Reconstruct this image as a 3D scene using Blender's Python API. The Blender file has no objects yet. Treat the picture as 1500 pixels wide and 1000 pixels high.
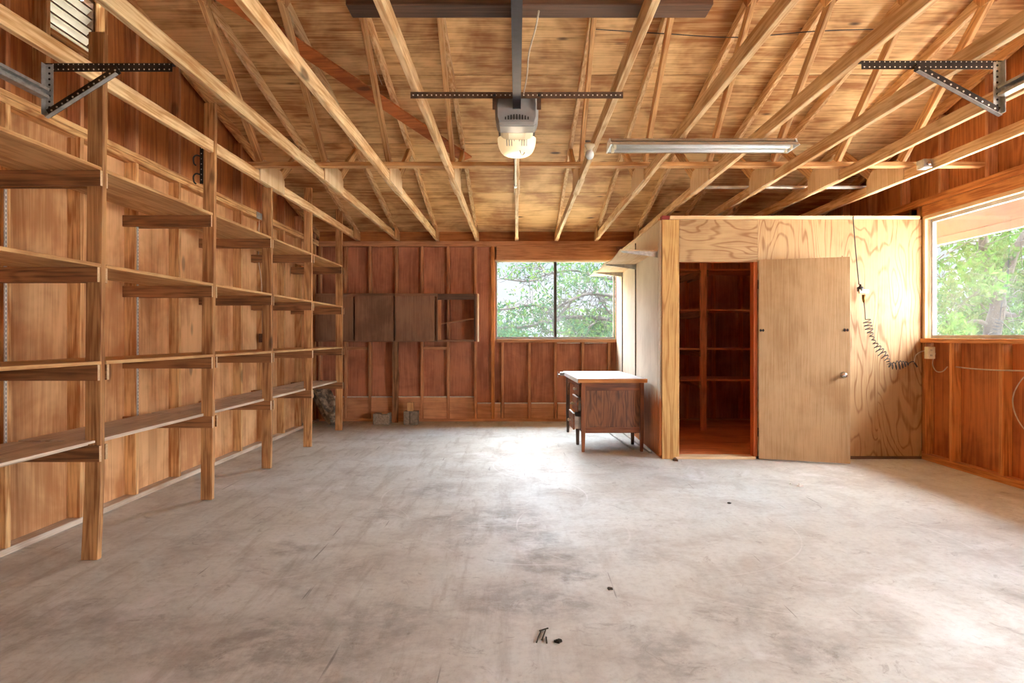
import bpy, bmesh, math, random
from mathutils import Vector, Matrix
random.seed(7)
SC = bpy.context.scene
COL = SC.collection
PI = math.pi
F, H, CX, CY = 930.0, 1.25, 757.0, 493.0        # focal length in pixels, eye height, vanishing point

# ------------------------------------------------------------------ materials
def lin(c):
    return tuple(((v/255)/12.92 if v/255 <= .04045 else ((v/255+.055)/1.055)**2.4) for v in c) + (1,)
class NT:
    def __init__(s, name):
        s.m = bpy.data.materials.new(name); s.m.use_nodes = True
        s.t = s.m.node_tree; s.t.nodes.clear()
        s.out = s.n('ShaderNodeOutputMaterial')
    def n(s, typ, **kw):
        o = s.t.nodes.new(typ)
        for k, v in kw.items():
            if k.startswith('_'): setattr(o, k[1:], v)
            else: s.set(o.inputs[k.replace('__', ' ')], v)
        return o
    def set(s, sock, v):
        if isinstance(v, bpy.types.NodeSocket): s.t.links.new(v, sock)
        else: sock.default_value = v
    def math(s, op, a, b=0.0, c=None):
        o = s.t.nodes.new('ShaderNodeMath'); o.operation = op
        s.set(o.inputs[0], a); s.set(o.inputs[1], b)
        if c is not None: s.set(o.inputs[2], c)
        return o.outputs[0]
    def vec(s, op, a, b):
        o = s.t.nodes.new('ShaderNodeVectorMath'); o.operation = op
        s.set(o.inputs[0], a); s.set(o.inputs[1], b)
        return o.outputs['Value'] if op in ('DISTANCE', 'LENGTH', 'DOT_PRODUCT') else o.outputs[0]
    def noise(s, v, scale, detail=3, rough=.5, dist=0):
        o = s.n('ShaderNodeTexNoise', Vector=v, Scale=scale, Detail=detail, Roughness=rough, Distortion=dist)
        return o.outputs[0]
    def mix(s, f, a, b, mode='MIX'):
        o = s.t.nodes.new('ShaderNodeMix'); o.data_type = 'RGBA'; o.blend_type = mode
        s.set(o.inputs[0], f); s.set(o.inputs[6], a); s.set(o.inputs[7], b)
        return o.outputs[2]
    def ramp(s, f, lo, hi, a=0.0, b=1.0):
        o = s.t.nodes.new('ShaderNodeMapRange'); o.interpolation_type = 'SMOOTHSTEP'
        s.set(o.inputs[0], f); s.set(o.inputs[1], lo); s.set(o.inputs[2], hi); s.set(o.inputs[3], a); s.set(o.inputs[4], b)
        return o.outputs[0]
    def coords(s, scale=(1,1,1), rand=True):
        tc = s.n('ShaderNodeTexCoord').outputs['Object']
        if rand:
            oi = s.n('ShaderNodeObjectInfo').outputs['Random']
            k = s.n('ShaderNodeCombineXYZ', X=s.math('MULTIPLY', oi, 37.0), Y=s.math('MULTIPLY', oi, 91.0), Z=s.math('MULTIPLY', oi, 53.0)).outputs[0]
            tc = s.vec('ADD', tc, k)
        return s.vec('MULTIPLY', tc, scale)
    def surf(s, col, rough=.6, metal=0.0, spec=.5, bump=None, bstr=.2, bdist=.01, **kw):
        b = s.n('ShaderNodeBsdfPrincipled')
        s.set(b.inputs['Base Color'], col); s.set(b.inputs['Roughness'], rough)
        s.set(b.inputs['Metallic'], metal); s.set(b.inputs['Specular IOR Level'], spec)
        for k, v in kw.items(): s.set(b.inputs[k.replace('__', ' ')], v)
        if bump is not None:
            bn = s.n('ShaderNodeBump', Height=bump, Strength=bstr, Distance=bdist)
            s.t.links.new(bn.outputs[0], b.inputs['Normal'])
        s.t.links.new(b.outputs[0], s.out.inputs[0]); s.b = b
        return s.m

# kind: light colour, dark colour, ring amount, streak amount, blotch amount, ring count, figure scale, knots, random brightness, roughness
WOODS = {
 'truss':   ((238,208,160), (190,140,86), .22, .45, .35, 9, 6.0, .8, .12, .62),
 'web':     ((222,180,124), (166,112,64), .22, .45, .35, 9, 6.0, .6, .14, .65),
 'stud':    ((230,188,130), (164,106,58), .22, .45, .35, 9, 6.0, .6, .14, .65),
 'redstud': ((212,156,110), (164,108,72), .22, .45, .35, 9, 6.0, .5, .12, .65),
 'upright': ((214,164,108), (142,92,54), .30, .55, .40, 10, 6.0, .8, .14, .65),
 'bearer':  ((166,114,72), (100,64,38), .30, .55, .35, 10, 6.0, .5, .14, .7),
 'shelf':   ((224,184,128), (176,124,76), .22, .45, .35, 8, 5.0, .4, .08, .6),
 'dusty':   ((226,210,190), (184,162,138), .22, .50, .55, 8, 5.0, .2, .08, .75),
 'leftply': ((234,188,136), (188,130,82), .16, .24, .55, 9, 3.4, .6, .06, .62),
 'backply': ((206,140,104), (158,98,72), .18, .35, .60, 7, 3.0, .7, .06, .65),
 'backcurb':((224,168,122), (182,124,84), .20, .35, .55, 7, 4, .6, .08, .65),
 'gableply':((200,130,72), (146,84,42), .30, .40, .50, 11, 3.2, .5, .06, .65),
 'roofply': ((240,204,146), (160,104,54), .22, .42, .66, 10, 2.6, 1.0, .0, .6),
 'rightply':((206,124,66), (150,80,38), .25, .35, .60, 9, 3.4, .6, .06, .6),
 'closetply':((182,148,104), (138,96,58), .36, .26, .30, 17, 2.9, .25, .03, .6),
 'cornerply':((206,164,100), (164,114,58), .35, .40, .25, 12, 3.4, .2, .03, .6),
 'palestrip':((230,204,166), (204,168,122), .10, .25, .25, 5, 4.0, .0, .03, .6),
 'door':    ((184,152,112), (158,122,82), .08, .40, .45, 5, 3.0, .0, .0, .42),
 'oak':     ((142,90,54), (84,50,30), .34, .50, .30, 14, 5.5, .0, .10, .4),
 'oakplain':((146,86,48), (90,50,28), .20, .45, .30, 9, 6.0, .0, .08, .4),
 'brownply':((156,118,90), (120,86,64), .12, .35, .50, 7, 4.0, .0, .08, .55),
 'stain':   ((112,82,64), (74,54,42), .15, .45, .40, 7, 6.0, .0, .05, .55),
 'closetin':((228,146,92), (178,104,62), .20, .35, .35, 8, 6.0, .3, .10, .65),
 'jamb':    ((206,108,50), (166,78,34), .15, .40, .25, 8, 5.0, .0, .03, .5),
 'barky':   ((176,130,92), (104,72,50), .60, .60, .50, 12, 4.0, .3, .05, .8),
 'sill':    ((220,152,86), (168,100,50), .22, .45, .30, 9, 6.0, .4, .08, .55),
}
_wc = {}
def wood(kind, axis='Z'):
    if (kind, axis) in _wc: return _wc[kind, axis]
    cl, cd, ra, sa, ba, rings, fs, kn, rb, ro = WOODS[kind]
    t = NT('wood_%s_%s' % (kind, axis))
    v = t.coords()
    if axis[0] == 'R':          # grain along a sloping member in the YZ plane, angle in degrees from Y
        v = t.n('ShaderNodeMapping', Vector=v, Rotation=(-math.radians(float(axis[1:])),0,0)).outputs[0]; ax = 1
    else: ax = 'XYZ'.index(axis)
    st = [1, 1, 1]; st[ax] = .25 if kind in ('closetply','oak') else .11
    st2 = [1, 1, 1]; st2[ax] = .035
    v1 = t.vec('MULTIPLY', v, tuple(st)); v2 = t.vec('MULTIPLY', v, tuple(st2))
    n1 = t.noise(v1, fs, 2, .45, .35)
    ring = t.math('PINGPONG', t.math('MULTIPLY', n1, float(rings)), .5)
    ring = t.ramp(t.math('MULTIPLY', ring, 2.0), .58 if kind in ('closetply','cornerply') else .25, 1.0)
    st_ = t.ramp(t.noise(v2, 75, 4, .6), .3, .72)
    bl = t.ramp(t.noise(v, 1.7, 4, .6, .3), .32, .7)
    f = t.math('ADD', t.math('MULTIPLY', ring, ra), t.math('ADD', t.math('MULTIPLY', st_, sa), t.math('MULTIPLY', bl, ba)))
    f = t.math('MULTIPLY', f, 1.0/(ra+sa+ba)*1.05)
    f = t.ramp(f, .08, .92)
    col = t.mix(f, lin(cl), lin(cd))
    if kn > 0:
        vk = t.vec('MULTIPLY', v, tuple(.42 if i == ax else 1 for i in range(3)))
        vo = t.n('ShaderNodeTexVoronoi', Vector=vk, Scale=4.2 if kind == 'roofply' else 2.6, Randomness=1.0)
        kf = t.ramp(vo.outputs['Distance'], .05, .14 if kind == 'roofply' else .11, kn, 0.0)
        on = t.math('GREATER_THAN', t.n('ShaderNodeSeparateColor', Color=vo.outputs['Color']).outputs[0], .55)
        col = t.mix(t.math('MULTIPLY', kf, on), col, lin(tuple(int(c*.42) for c in cd)))
    if rb > 0:
        oi = t.n('ShaderNodeObjectInfo').outputs['Random']
        k = t.math('ADD', t.math('MULTIPLY', oi, 2*rb), 1-rb)
        hs = t.n('ShaderNodeHueSaturation', Value=k, Color=col); col = hs.outputs[0]
    m = t.surf(col, ro, spec=.35, bump=t.math('ADD', st_, t.math('MULTIPLY', ring, .4)), bstr=.18, bdist=.004)
    _wc[kind, axis] = m
    return m

def plain(name, c, rough=.5, metal=0.0, spec=.5, grime=.12, gs=9.0, **kw):
    t = NT(name)
    n = t.ramp(t.noise(t.coords(), gs, 5, .62), .35, .7)
    dk = tuple(int(x*.62) for x in c)
    return t.surf(t.mix(t.math('MULTIPLY', n, grime*2), lin(c), lin(dk)), rough, metal, spec, bump=n, bstr=.05, bdist=.004, **kw)

M = {}
M['darksteel'] = plain('dark_steel', (70,64,60), .45, .75, grime=.3, gs=30)
M['galv'] = plain('galvanised_steel', (196,198,196), .38, .7, grime=.25, gs=22)
M['railsteel'] = plain('opener_rail_steel', (46,40,52), .35, .8, grime=.3, gs=16)
M['rust'] = plain('rusty_steel', (112,84,66), .6, .5, grime=.4, gs=24)
M['standard'] = plain('white_slotted_steel', (214,214,210), .45, .2, grime=.2, gs=20)
M['black'] = plain('black_iron', (34,32,32), .5, .3, grime=.2)
M['slot'] = plain('slot_shadow_black', (30,26,24), .8, 0)
M['housing'] = plain('grey_plastic_cover', (150,148,146), .42, 0, grime=.2, gs=6)
M['beige'] = plain('beige_plastic', (222,208,172), .45, 0, grime=.12)
M['ivory'] = plain('ivory_plastic', (226,214,184), .4, 0, grime=.1)
M['cable'] = plain('pale_cable_sheath', (206,190,166), .55, 0, grime=.2, gs=20)
M['cord'] = plain('dark_rubber_cord', (54,42,36), .5, 0, grime=.2)
M['brass'] = plain('tarnished_brass', (150,112,58), .35, .8, grime=.3)
M['chrome'] = plain('brushed_chrome', (206,202,196), .22, .95, grime=.1)
M['reflector'] = plain('white_enamel_reflector', (212,216,218), .3, 0, grime=.1, gs=5)
M['tube'] = plain('white_glass_tube', (214,218,218), .2, 0, grime=.04)
M['lightcase'] = plain('tan_enamel_case', (168,146,120), .45, .1, grime=.2)
M['rubber'] = None
M['concreteblock'] = plain('grey_concrete_block', (178,168,150), .9, 0, .2, grime=.35, gs=40)
M['greyend'] = plain('weathered_grey_wood', (160,150,134), .85, 0, .2, grime=.35, gs=30)
M['white'] = plain('white_paint', (226,222,214), .5, 0, grime=.15, gs=6)
M['winframe'] = plain('brushed_aluminium_frame', (176,174,172), .4, .6, grime=.15)
M['mullion'] = plain('dark_aluminium_mullion', (96,94,96), .45, .4, grime=.15)
M['dust'] = plain('pale_dust', (238,230,216), .9, 0, .2, grime=.15, gs=30)
M['debris'] = plain('dark_leaf_litter', (58,48,34), .9, 0, .2, grime=.3)
M['paper'] = plain('white_scrap', (236,232,222), .8, 0, .2, grime=.1)
M['strip'] = plain('white_moulding_paint', (206,200,190), .6, 0, grime=.3, gs=12)
M['red'] = plain('red_wood_end', (150,58,48), .7, 0, .3, grime=.2)
M['pipe'] = plain('pale_metal_pipe', (214,208,200), .35, .5, grime=.2)
M['barnwood_eave'] = plain('cream_painted_boards', (172,172,168), .6, 0, grime=.06, gs=3)

def lens_mat():
    t = NT('cream_lens_plastic')
    c = t.coords(rand=False)
    w = t.n('ShaderNodeTexWave', Vector=c, Scale=30.0); w.bands_direction = 'X'
    return t.surf(t.mix(t.math('MULTIPLY', w.outputs[1], .25), lin((238,226,196)), lin((214,196,160))), .35, 0, .5,
                  bump=w.outputs[1], bstr=.15, bdist=.003, Subsurface__Weight=0.0)
M['lens'] = lens_mat()
def lit_lens_mat():
    t = NT('lit_cream_lens')
    return t.surf(lin((240,228,200)), .35, 0, .5, Emission__Color=lin((255,226,170)), Emission__Strength=.14)
M['litlens'] = lit_lens_mat()

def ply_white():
    # wall sheets: daylight whitening painted into the upper colour, noisy edge, orange wood below
    t = NT('daylight_whitened_plywood')
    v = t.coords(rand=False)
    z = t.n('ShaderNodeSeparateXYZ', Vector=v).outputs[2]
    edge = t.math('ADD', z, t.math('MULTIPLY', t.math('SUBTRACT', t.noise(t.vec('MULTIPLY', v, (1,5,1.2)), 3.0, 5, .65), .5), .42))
    lit_mask = t.ramp(edge, .52, .72)
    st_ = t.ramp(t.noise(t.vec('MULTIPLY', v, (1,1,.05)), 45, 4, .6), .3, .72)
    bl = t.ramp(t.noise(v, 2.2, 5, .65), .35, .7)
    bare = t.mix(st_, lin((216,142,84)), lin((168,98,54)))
    lit_tone = t.mix(t.math('ADD', t.math('MULTIPLY', st_, .35), t.math('MULTIPLY', bl, .3)), lin((228,214,190)), lin((186,164,134)))
    return t.surf(t.mix(lit_mask, bare, lit_tone), .65, spec=.3, bump=st_, bstr=.15, bdist=.004)
M['daylit_ply'] = ply_white()

def concrete():
    t = NT('stained_concrete_floor')
    v = t.coords(rand=False)
    vy = t.vec('MULTIPLY', v, (1, .45, 1))
    big = t.noise(v, .55, 5, .6, .4)
    med = t.noise(v, 2.3, 6, .68, .6)
    fine = t.noise(v, 26, 5, .7)
    spk = t.noise(v, 160, 2, .6)
    base = t.mix(t.ramp(big, .35, .65), lin((212,214,208)), lin((202,199,188)))
    base = t.mix(t.math('MULTIPLY', t.ramp(med, .40, .72), .65), base, lin((172,163,152)))
    base = t.mix(t.math('MULTIPLY', t.ramp(fine, .42, .70), .28), base, lin((158,150,142)))
    # pale scuffed laitance
    pale = t.ramp(t.noise(t.vec('ADD', v, (7.3, 2.1, 0)), 1.3, 6, .7, .8), .54, .74)
    base = t.mix(t.math('MULTIPLY', pale, .55), base, lin((232,231,230)))
    # brushed trowel streaks running across the left bay
    ro = t.n('ShaderNodeMapping', Vector=v, Rotation=(0,0,.75), Scale=(1.0,.12,1)).outputs[0]
    strk = t.ramp(t.noise(ro, 9.0, 6, .7), .48, .68)
    base = t.mix(t.math('MULTIPLY', strk, t.ramp(t.n('ShaderNodeSeparateXYZ', Vector=v).outputs[0], -.4, .8, .42, .14)), base, lin((150,138,122)))
    crisp = t.ramp(t.noise(v, 5.2, 8, .78, 1.2), .56, .66)
    base = t.mix(t.math('MULTIPLY', crisp, .42), base, lin((132,122,110)))
    # irregular old spill marks, each with a darker rim
    vd = t.vec('ADD', v, t.vec('MULTIPLY', t.n('ShaderNodeTexNoise', Vector=v, Scale=3.2, Detail=5.0, Roughness=.65).outputs['Color'], (.35, .35, 0)))
    spots = [(-.10,4.35,.42,.55), (.18,3.55,.30,.6), (-.62,5.15,.30,.5), (-.55,4.3,.16,.45), (-1.05,3.35,.34,.35), (-.05,3.05,.26,.5), (.22,2.95,.18,.6),
             (-1.02,2.62,.26,.65), (-1.55,2.62,.34,.5), (-.62,2.75,.34,.5), (1.05,2.85,.26,.4), (1.15,2.55,.20,.5), (1.6,2.75,.18,.4), (.72,3.6,.16,.4),
             (2.55,3.0,.22,.45), (-.87,2.52,.13,.7), (-1.15,2.45,.2,.6), (.12,3.9,.2,.6), (-.3,3.9,.14,.4), (.3,3.3,.13,.75), (-.95,4.45,.2,.4), (-1.35,3.75,.16,.6), (.6,2.6,.2,.55), (3.1,2.75,.12,.6), (-1.9,3.9,.26,.35), (1.2,3.2,.3,.28), (-2.0,2.75,.3,.45), (.55,2.45,.2,.45), (-.75,2.4,.28,.5)]
    tot = None
    for (sx, sy, r, a) in spots:
        d = t.vec('DISTANCE', vd, (sx+.175, sy+.175, 0))
        body = t.ramp(d, r*.55, r, a*.62, 0.0)
        rim = t.math('MULTIPLY', t.ramp(t.math('ABSOLUTE', t.math('SUBTRACT', d, r*.85)), 0.0, r*.18, 1.0, 0.0), a*.25)
        s_ = t.math('MAXIMUM', body, rim)
        tot = s_ if tot is None else t.math('MAXIMUM', tot, s_)
    patch = t.ramp(t.noise(v, 7, 6, .72), .36, .62)
    base = t.mix(t.math('MULTIPLY', tot, t.math('ADD', .12, t.math('MULTIPLY', patch, 1.05))), base, lin((104,94,84)))
    # sweeping tyre and furniture arcs
    arcs = None
    for (ax_, ay, r, w) in [(.55,6.2,.78,.012), (.42,6.3,.62,.02), (.75,6.4,.95,.015), (.1,4.1,.62,.012), (-.25,5.0,.8,.01), (.9,4.2,.9,.008), (1.6,3.9,1.1,.006), (-1.6,4.1,.9,.006)]:
        d = t.math('ABSOLUTE', t.math('SUBTRACT', t.vec('DISTANCE', v, (ax_, ay, 0)), r))
        a_ = t.ramp(d, 0.0, w, 1.0, 0.0)
        arcs = a_ if arcs is None else t.math('MAXIMUM', arcs, a_)
    brk = t.ramp(t.noise(v, 1.1, 3, .6), .45, .62)
    base = t.mix(t.math('MULTIPLY', t.math('MULTIPLY', arcs, brk), .5), base, lin((226,222,218)))
    # thin dark scratches
    scr = None
    for ang, sc in ((.25, 1.0), (-.9, 1.4), (1.35, .8)):
        ro = t.n('ShaderNodeMapping', Vector=v, Rotation=(0,0,ang), Scale=(9*sc, .35*sc, 1)).outputs[0]
        a_ = t.ramp(t.noise(ro, 3.0, 2, .5), .735, .77)
        scr = a_ if scr is None else t.math('MAXIMUM', scr, a_)
    base = t.mix(t.math('MULTIPLY', scr, .5), base, lin((84,78,72)))
    base = t.mix(t.math('MULTIPLY', t.ramp(spk, .66, .74), .5), base, lin((92,86,80)))
    rough = t.ramp(t.math('ADD', t.math('MULTIPLY', med, .6), t.math('MULTIPLY', fine, .4)), .35, .7, .50, .70)
    return t.surf(base, rough, spec=.12, bump=t.math('ADD', fine, t.math('MULTIPLY', med, .5)), bstr=.10, bdist=.006)
M['concrete'] = concrete()

def tyre_mat():
    t = NT('weathered_tyre_rubber')
    v = t.coords(rand=False)
    a = t.ramp(t.noise(v, 14, 6, .7), .4, .62)
    c = t.mix(a, lin((112,104,94)), lin((190,172,146)))
    return t.surf(c, .85, spec=.25, bump=a, bstr=.3)
M['rubber'] = tyre_mat()

def glass(name, dust, tint=(1,1,1,1)):
    t = NT(name)
    tr = t.n('ShaderNodeBsdfTransparent', Color=tint)
    gl = t.n('ShaderNodeBsdfGlossy', Roughness=.03)
    tl = t.n('ShaderNodeBsdfTranslucent', Color=(.86,.92,.95,1))
    v = t.coords(rand=False)
    d = t.ramp(t.noise(v, 2.2, 6, .7), .3, .8, dust*.4, dust*1.5)
    m1 = t.n('ShaderNodeMixShader'); t.set(m1.inputs[0], d); t.set(m1.inputs[1], tr.outputs[0]); t.set(m1.inputs[2], tl.outputs[0])
    fr = t.n('ShaderNodeFresnel', IOR=1.45)
    m2 = t.n('ShaderNodeMixShader'); t.set(m2.inputs[0], t.math('MULTIPLY', fr.outputs[0], .15)); t.set(m2.inputs[1], m1.outputs[0]); t.set(m2.inputs[2], gl.outputs[0])
    t.t.links.new(m2.outputs[0], t.out.inputs[0])
    return t.m
M['glassback'] = glass('hazy_window_glass', .008)
M['glassright'] = glass('dusty_window_glass', .007)

def leaf_mat(name, c1, c2):
    t = NT(name)
    oi = t.noise(t.coords(), 3.0, 3, .6)
    col = t.mix(t.ramp(oi, .35, .65), lin(c1), lin(c2))
    df = t.n('ShaderNodeBsdfDiffuse', Color=col); tl = t.n('ShaderNodeBsdfTranslucent', Color=col)
    m = t.n('ShaderNodeMixShader'); t.set(m.inputs[0], .4); t.set(m.inputs[1], df.outputs[0]); t.set(m.inputs[2], tl.outputs[0])
    t.t.links.new(m.outputs[0], t.out.inputs[0])
    return t.m
M['leafpale'] = leaf_mat('pale_green_leaf', (40,60,36), (24,42,28))
M['leafyellow'] = leaf_mat('yellow_green_leaf', (52,66,30), (34,50,22))
M['leafdark'] = leaf_mat('mid_green_leaf', (50,76,28), (28,50,16))
M['bark'] = plain('grey_tree_bark', (38,33,29), .9, 0, .2, grime=.4, gs=14)
M['ground'] = plain('dry_lawn', (150,140,112), .95, 0, .1, grime=.3, gs=2)
M['drive'] = plain('pale_driveway_concrete', (198,192,182), .9, 0, .2, grime=.15, gs=2)

# ------------------------------------------------------------------ mesh helpers
OFF = {}
class MB:
    def __init__(s): s.bm = bmesh.new()
    def quadbox(s, P):
        v = [s.bm.verts.new(p) for p in P]
        for f in ((0,3,2,1),(4,5,6,7),(0,1,5,4),(1,2,6,5),(2,3,7,6),(3,0,4,7)): s.bm.faces.new([v[i] for i in f])
        return s
    def box(s, x0, x1, y0, y1, z0, z1):
        x0, x1 = sorted((x0,x1)); y0, y1 = sorted((y0,y1)); z0, z1 = sorted((z0,z1))
        return s.quadbox([(x0,y0,z0),(x1,y0,z0),(x1,y1,z0),(x0,y1,z0),(x0,y0,z1),(x1,y0,z1),(x1,y1,z1),(x0,y1,z1)])
    def beam(s, p0, p1, w, h, up=(0,0,1)):
        p0, p1 = Vector(p0), Vector(p1); d = (p1-p0).normalized(); up = Vector(up)
        r = d.cross(up).normalized(); u = r.cross(d).normalized()
        c = [(-1,-1),(1,-1),(1,1),(-1,1)]
        P = [p0 + r*(a*w/2) + u*(b*h/2) for a,b in c] + [p1 + r*(a*w/2) + u*(b*h/2) for a,b in c]
        return s.quadbox(P)
    def prism(s, pts, axis, a, b):
        # polygon pts in the two other axes, extruded along axis from a to b
        def mk(p, t):
            if axis == 'X': return (t, p[0], p[1])
            if axis == 'Y': return (p[0], t, p[1])
            return (p[0], p[1], t)
        A = [s.bm.verts.new(mk(p,a)) for p in pts]; B = [s.bm.verts.new(mk(p,b)) for p in pts]
        n = len(pts)
        s.bm.faces.new(A[::-1]); s.bm.faces.new(B)
        for i in range(n): s.bm.faces.new((A[i], A[(i+1)%n], B[(i+1)%n], B[i]))
        bmesh.ops.recalc_face_normals(s.bm, faces=s.bm.faces)
        return s
    def tube(s, pts, r, n=8, caps=True):
        pts = [Vector(p) for p in pts]
        rad = r if isinstance(r, (list, tuple)) else [r]*len(pts)
        rings = []; prev = None
        for i, p in enumerate(pts):
            d = (pts[min(i+1,len(pts)-1)] - pts[max(i-1,0)])
            d = d.normalized() if d.length > 1e-9 else Vector((0,0,1))
            if prev is None:
                a = Vector((0,0,1)) if abs(d.z) < .9 else Vector((1,0,0))
                x = d.cross(a).normalized()
            else:
                x = (prev - d*prev.dot(d))
                x = x.normalized() if x.length > 1e-6 else d.orthogonal().normalized()
            prev = x; y = d.cross(x)
            rings.append([s.bm.verts.new(p + (x*math.cos(2*PI*k/n) + y*math.sin(2*PI*k/n))*rad[i]) for k in range(n)])
        for a, b in zip(rings, rings[1:]):
            for k in range(n): s.bm.faces.new((a[k], a[(k+1)%n], b[(k+1)%n], b[k]))
        if caps: s.bm.faces.new(rings[0][::-1]); s.bm.faces.new(rings[-1])
        return s
    def lathe(s, prof, c, axis='Z', n=32, close=False):
        # prof: (radius, height) pairs about axis through c
        def mk(r, h, a):
            x, y = r*math.cos(a), r*math.sin(a)
            return Vector(c) + Vector({'Z':(x,y,h), 'X':(h,x,y), 'Y':(y,h,x)}[axis])
        rings = [[s.bm.verts.new(mk(r,h,2*PI*k/n)) for k in range(n)] if r > 1e-6 else [s.bm.verts.new(mk(0,h,0))] for r, h in prof]
        seq = list(zip(rings, rings[1:])) + ([(rings[-1], rings[0])] if close else [])
        for a, b in seq:
            for k in range(n):
                q = [a[k % len(a)], a[(k+1) % len(a)], b[(k+1) % len(b)], b[k % len(b)]]
                q2 = []
                for v in q:
                    if v not in q2: q2.append(v)
                if len(q2) >= 3: s.bm.faces.new(q2)
        return s
    def sphere(s, c, r, sx=1, sy=1, sz=1, n=16):
        m = Matrix.Translation(c) @ Matrix.Diagonal((sx,sy,sz,1))
        bmesh.ops.create_uvsphere(s.bm, u_segments=n, v_segments=max(6,n//2), radius=r, matrix=m)
        return s
    def build(s, name, mat, parent=None, bevel=0.0, smooth=False, world=True, label=None):
        off = Vector(OFF.get(parent.name, (0,0,0))) if (parent is not None and world) else Vector((0,0,0))
        bmesh.ops.recalc_face_normals(s.bm, faces=s.bm.faces)
        if off.length > 0: bmesh.ops.translate(s.bm, vec=-off, verts=s.bm.verts)
        me = bpy.data.meshes.new(name); s.bm.to_mesh(me); s.bm.free()
        if smooth:
            for p in me.polygons: p.use_smooth = True
        o = bpy.data.objects.new(name, me); COL.objects.link(o)
        if mat: me.materials.append(mat)
        if parent is not None:
            o.parent = parent; OFF[o.name] = OFF.get(parent.name, (0,0,0))
        if bevel > 0:
            b = o.modifiers.new('edge', 'BEVEL'); b.width = bevel; b.segments = 1; b.limit_method = 'ANGLE'
        if label: o['label'] = label
        return o
def tag(o, label=None, cat=None, group=None, kind=None):
    if label: o['label'] = label
    if cat: o['category'] = cat
    if group: o['group'] = group
    if kind: o['kind'] = kind
    return o
def thing(name, label, cat, loc=(0,0,0), group=None, kind=None, rotz=0.0, local=False):
    o = bpy.data.objects.new(name, None); COL.objects.link(o)
    o.location = loc; o.rotation_euler = (0,0,rotz); o.empty_display_size = .1
    OFF[o.name] = (0,0,0) if local else tuple(loc)
    return tag(o, label, cat, group, kind)
def copy_tree(o, parent=None):
    c = o.copy(); COL.objects.link(c); c.parent = parent
    for ch in [x for x in KIDS(o)]: copy_tree(ch, c)
    return c
def KIDS(o): return [x for x in bpy.data.objects if x.parent == o]
def at(px, py, Y): return Vector(((px-CX)*Y/F, Y, H-(py-CY)*Y/F))
def bez(pts, n=8):
    # smooth curve through points (Catmull-Rom)
    P = [Vector(p) for p in pts]; P = [P[0]*2-P[1]] + P + [P[-1]*2-P[-2]]; out = []
    for i in range(1, len(P)-2):
        for k in range(n):
            t = k/n; a, b, c, d = P[i-1], P[i], P[i+1], P[i+2]
            out.append(.5*((2*b) + (c-a)*t + (2*a-5*b+4*c-d)*t*t + (3*b-a-3*c+d)*t**3))
    out.append(P[-2]); return out

# ------------------------------------------------------------------ dimensions
XL, XR, YB = -2.92, 4.14, 9.37          # inner faces of the studs
SH = .09                                 # stud depth
ZP = 2.66                                # top of the wall plates
S, YR = .225, 4.65                       # roof pitch and ridge
def roofz(y): return 2.81 + S*(9.37-y if y >= YR else 9.37-(2*YR-y))
YF = -.12

# ------------------------------------------------------------------ setting
o = MB().box(XL-.12, XR+.12, YF-.05, YB+.12, -.10, 0).build('floor', M['concrete']); tag(o, 'worn grey concrete slab with stains and tyre arcs', 'floor', kind='structure')
bmg = MB().box(-40, 40, YB+.13, 60, -.2, -.1).box(-40, XL-.13, YF-.05, YB+.13, -.2, -.1).box(XR+.13, 40, 7.5, YB+.13, -.2, -.1)
tag(bmg.build('ground', M['ground']), 'lawn outside around the garage', 'ground', kind='structure')
tag(MB().box(-40, 40, -40, YF-.06, -.2, -.05).box(XR+.13, 40, YF-.06, 7.5, -.2, -.05).build('driveway_ground', M['drive']), 'pale driveway in front of the garage', 'driveway', kind='structure')

# ceiling: roof sheathing in plywood sheets, seams left as thin gaps backed by felt
ce = thing('ceiling', 'golden plywood roof sheathing above the trusses', 'ceiling', kind='structure')
def roof_sheet(x0, x1, y0, y1, name='plywood_sheet'):
    za, zb = roofz(y0), roofz(y1)
    return MB().quadbox([(x0,y0,za),(x1,y0,za),(x1,y1,zb),(x0,y1,zb),(x0,y0,za+.016),(x1,y0,za+.016),(x1,y1,zb+.016),(x0,y1,zb+.016)]).build(name, wood('roofply','X'), ce)
rows = [9.95, 8.12, 6.94, 5.76, YR]
for i in range(4):
    y1, y0 = rows[i], rows[i+1]
    xs = [-3.3, -1.755+.585*(i%2)*2, .585+.585*(i%2)*2, 2.925, 4.5]
    for a, b in zip(xs, xs[1:]): roof_sheet(a+.002, b-.002, y0+.006, y1-.006)
for y0, y1 in ((3.5,YR),(2.3,3.5),(1.1,2.3),(-.7,1.1)):
    for a, b in ((-3.3,-.585),(-.585,1.755),(1.755,4.5)): roof_sheet(a+.0015, b-.0015, y0+.002, y1-.002)
fe = MB()
for y0, y1 in ((YR-.01,9.98),(-.72,YR+.01)):
    za, zb = roofz(max(y0,YR) if y1>5 else y0)+.02, roofz(y1 if y1>5 else YR)+.02
    fe.quadbox([(-3.32,y0,za),(4.52,y0,za),(4.52,y1,zb),(-3.32,y1,zb),(-3.32,y0,za+.02),(4.52,y0,za+.02),(4.52,y1,zb+.02),(-3.32,y1,zb+.02)])
fe.build('roofing_felt', M['slot'], ce)

def stud(x0, x1, y0, y1, z0, z1, mat, parent, name='stud'):
    return MB().box(x0, x1, y0, y1, z0, z1).build(name, mat, parent, bevel=.003)

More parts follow.
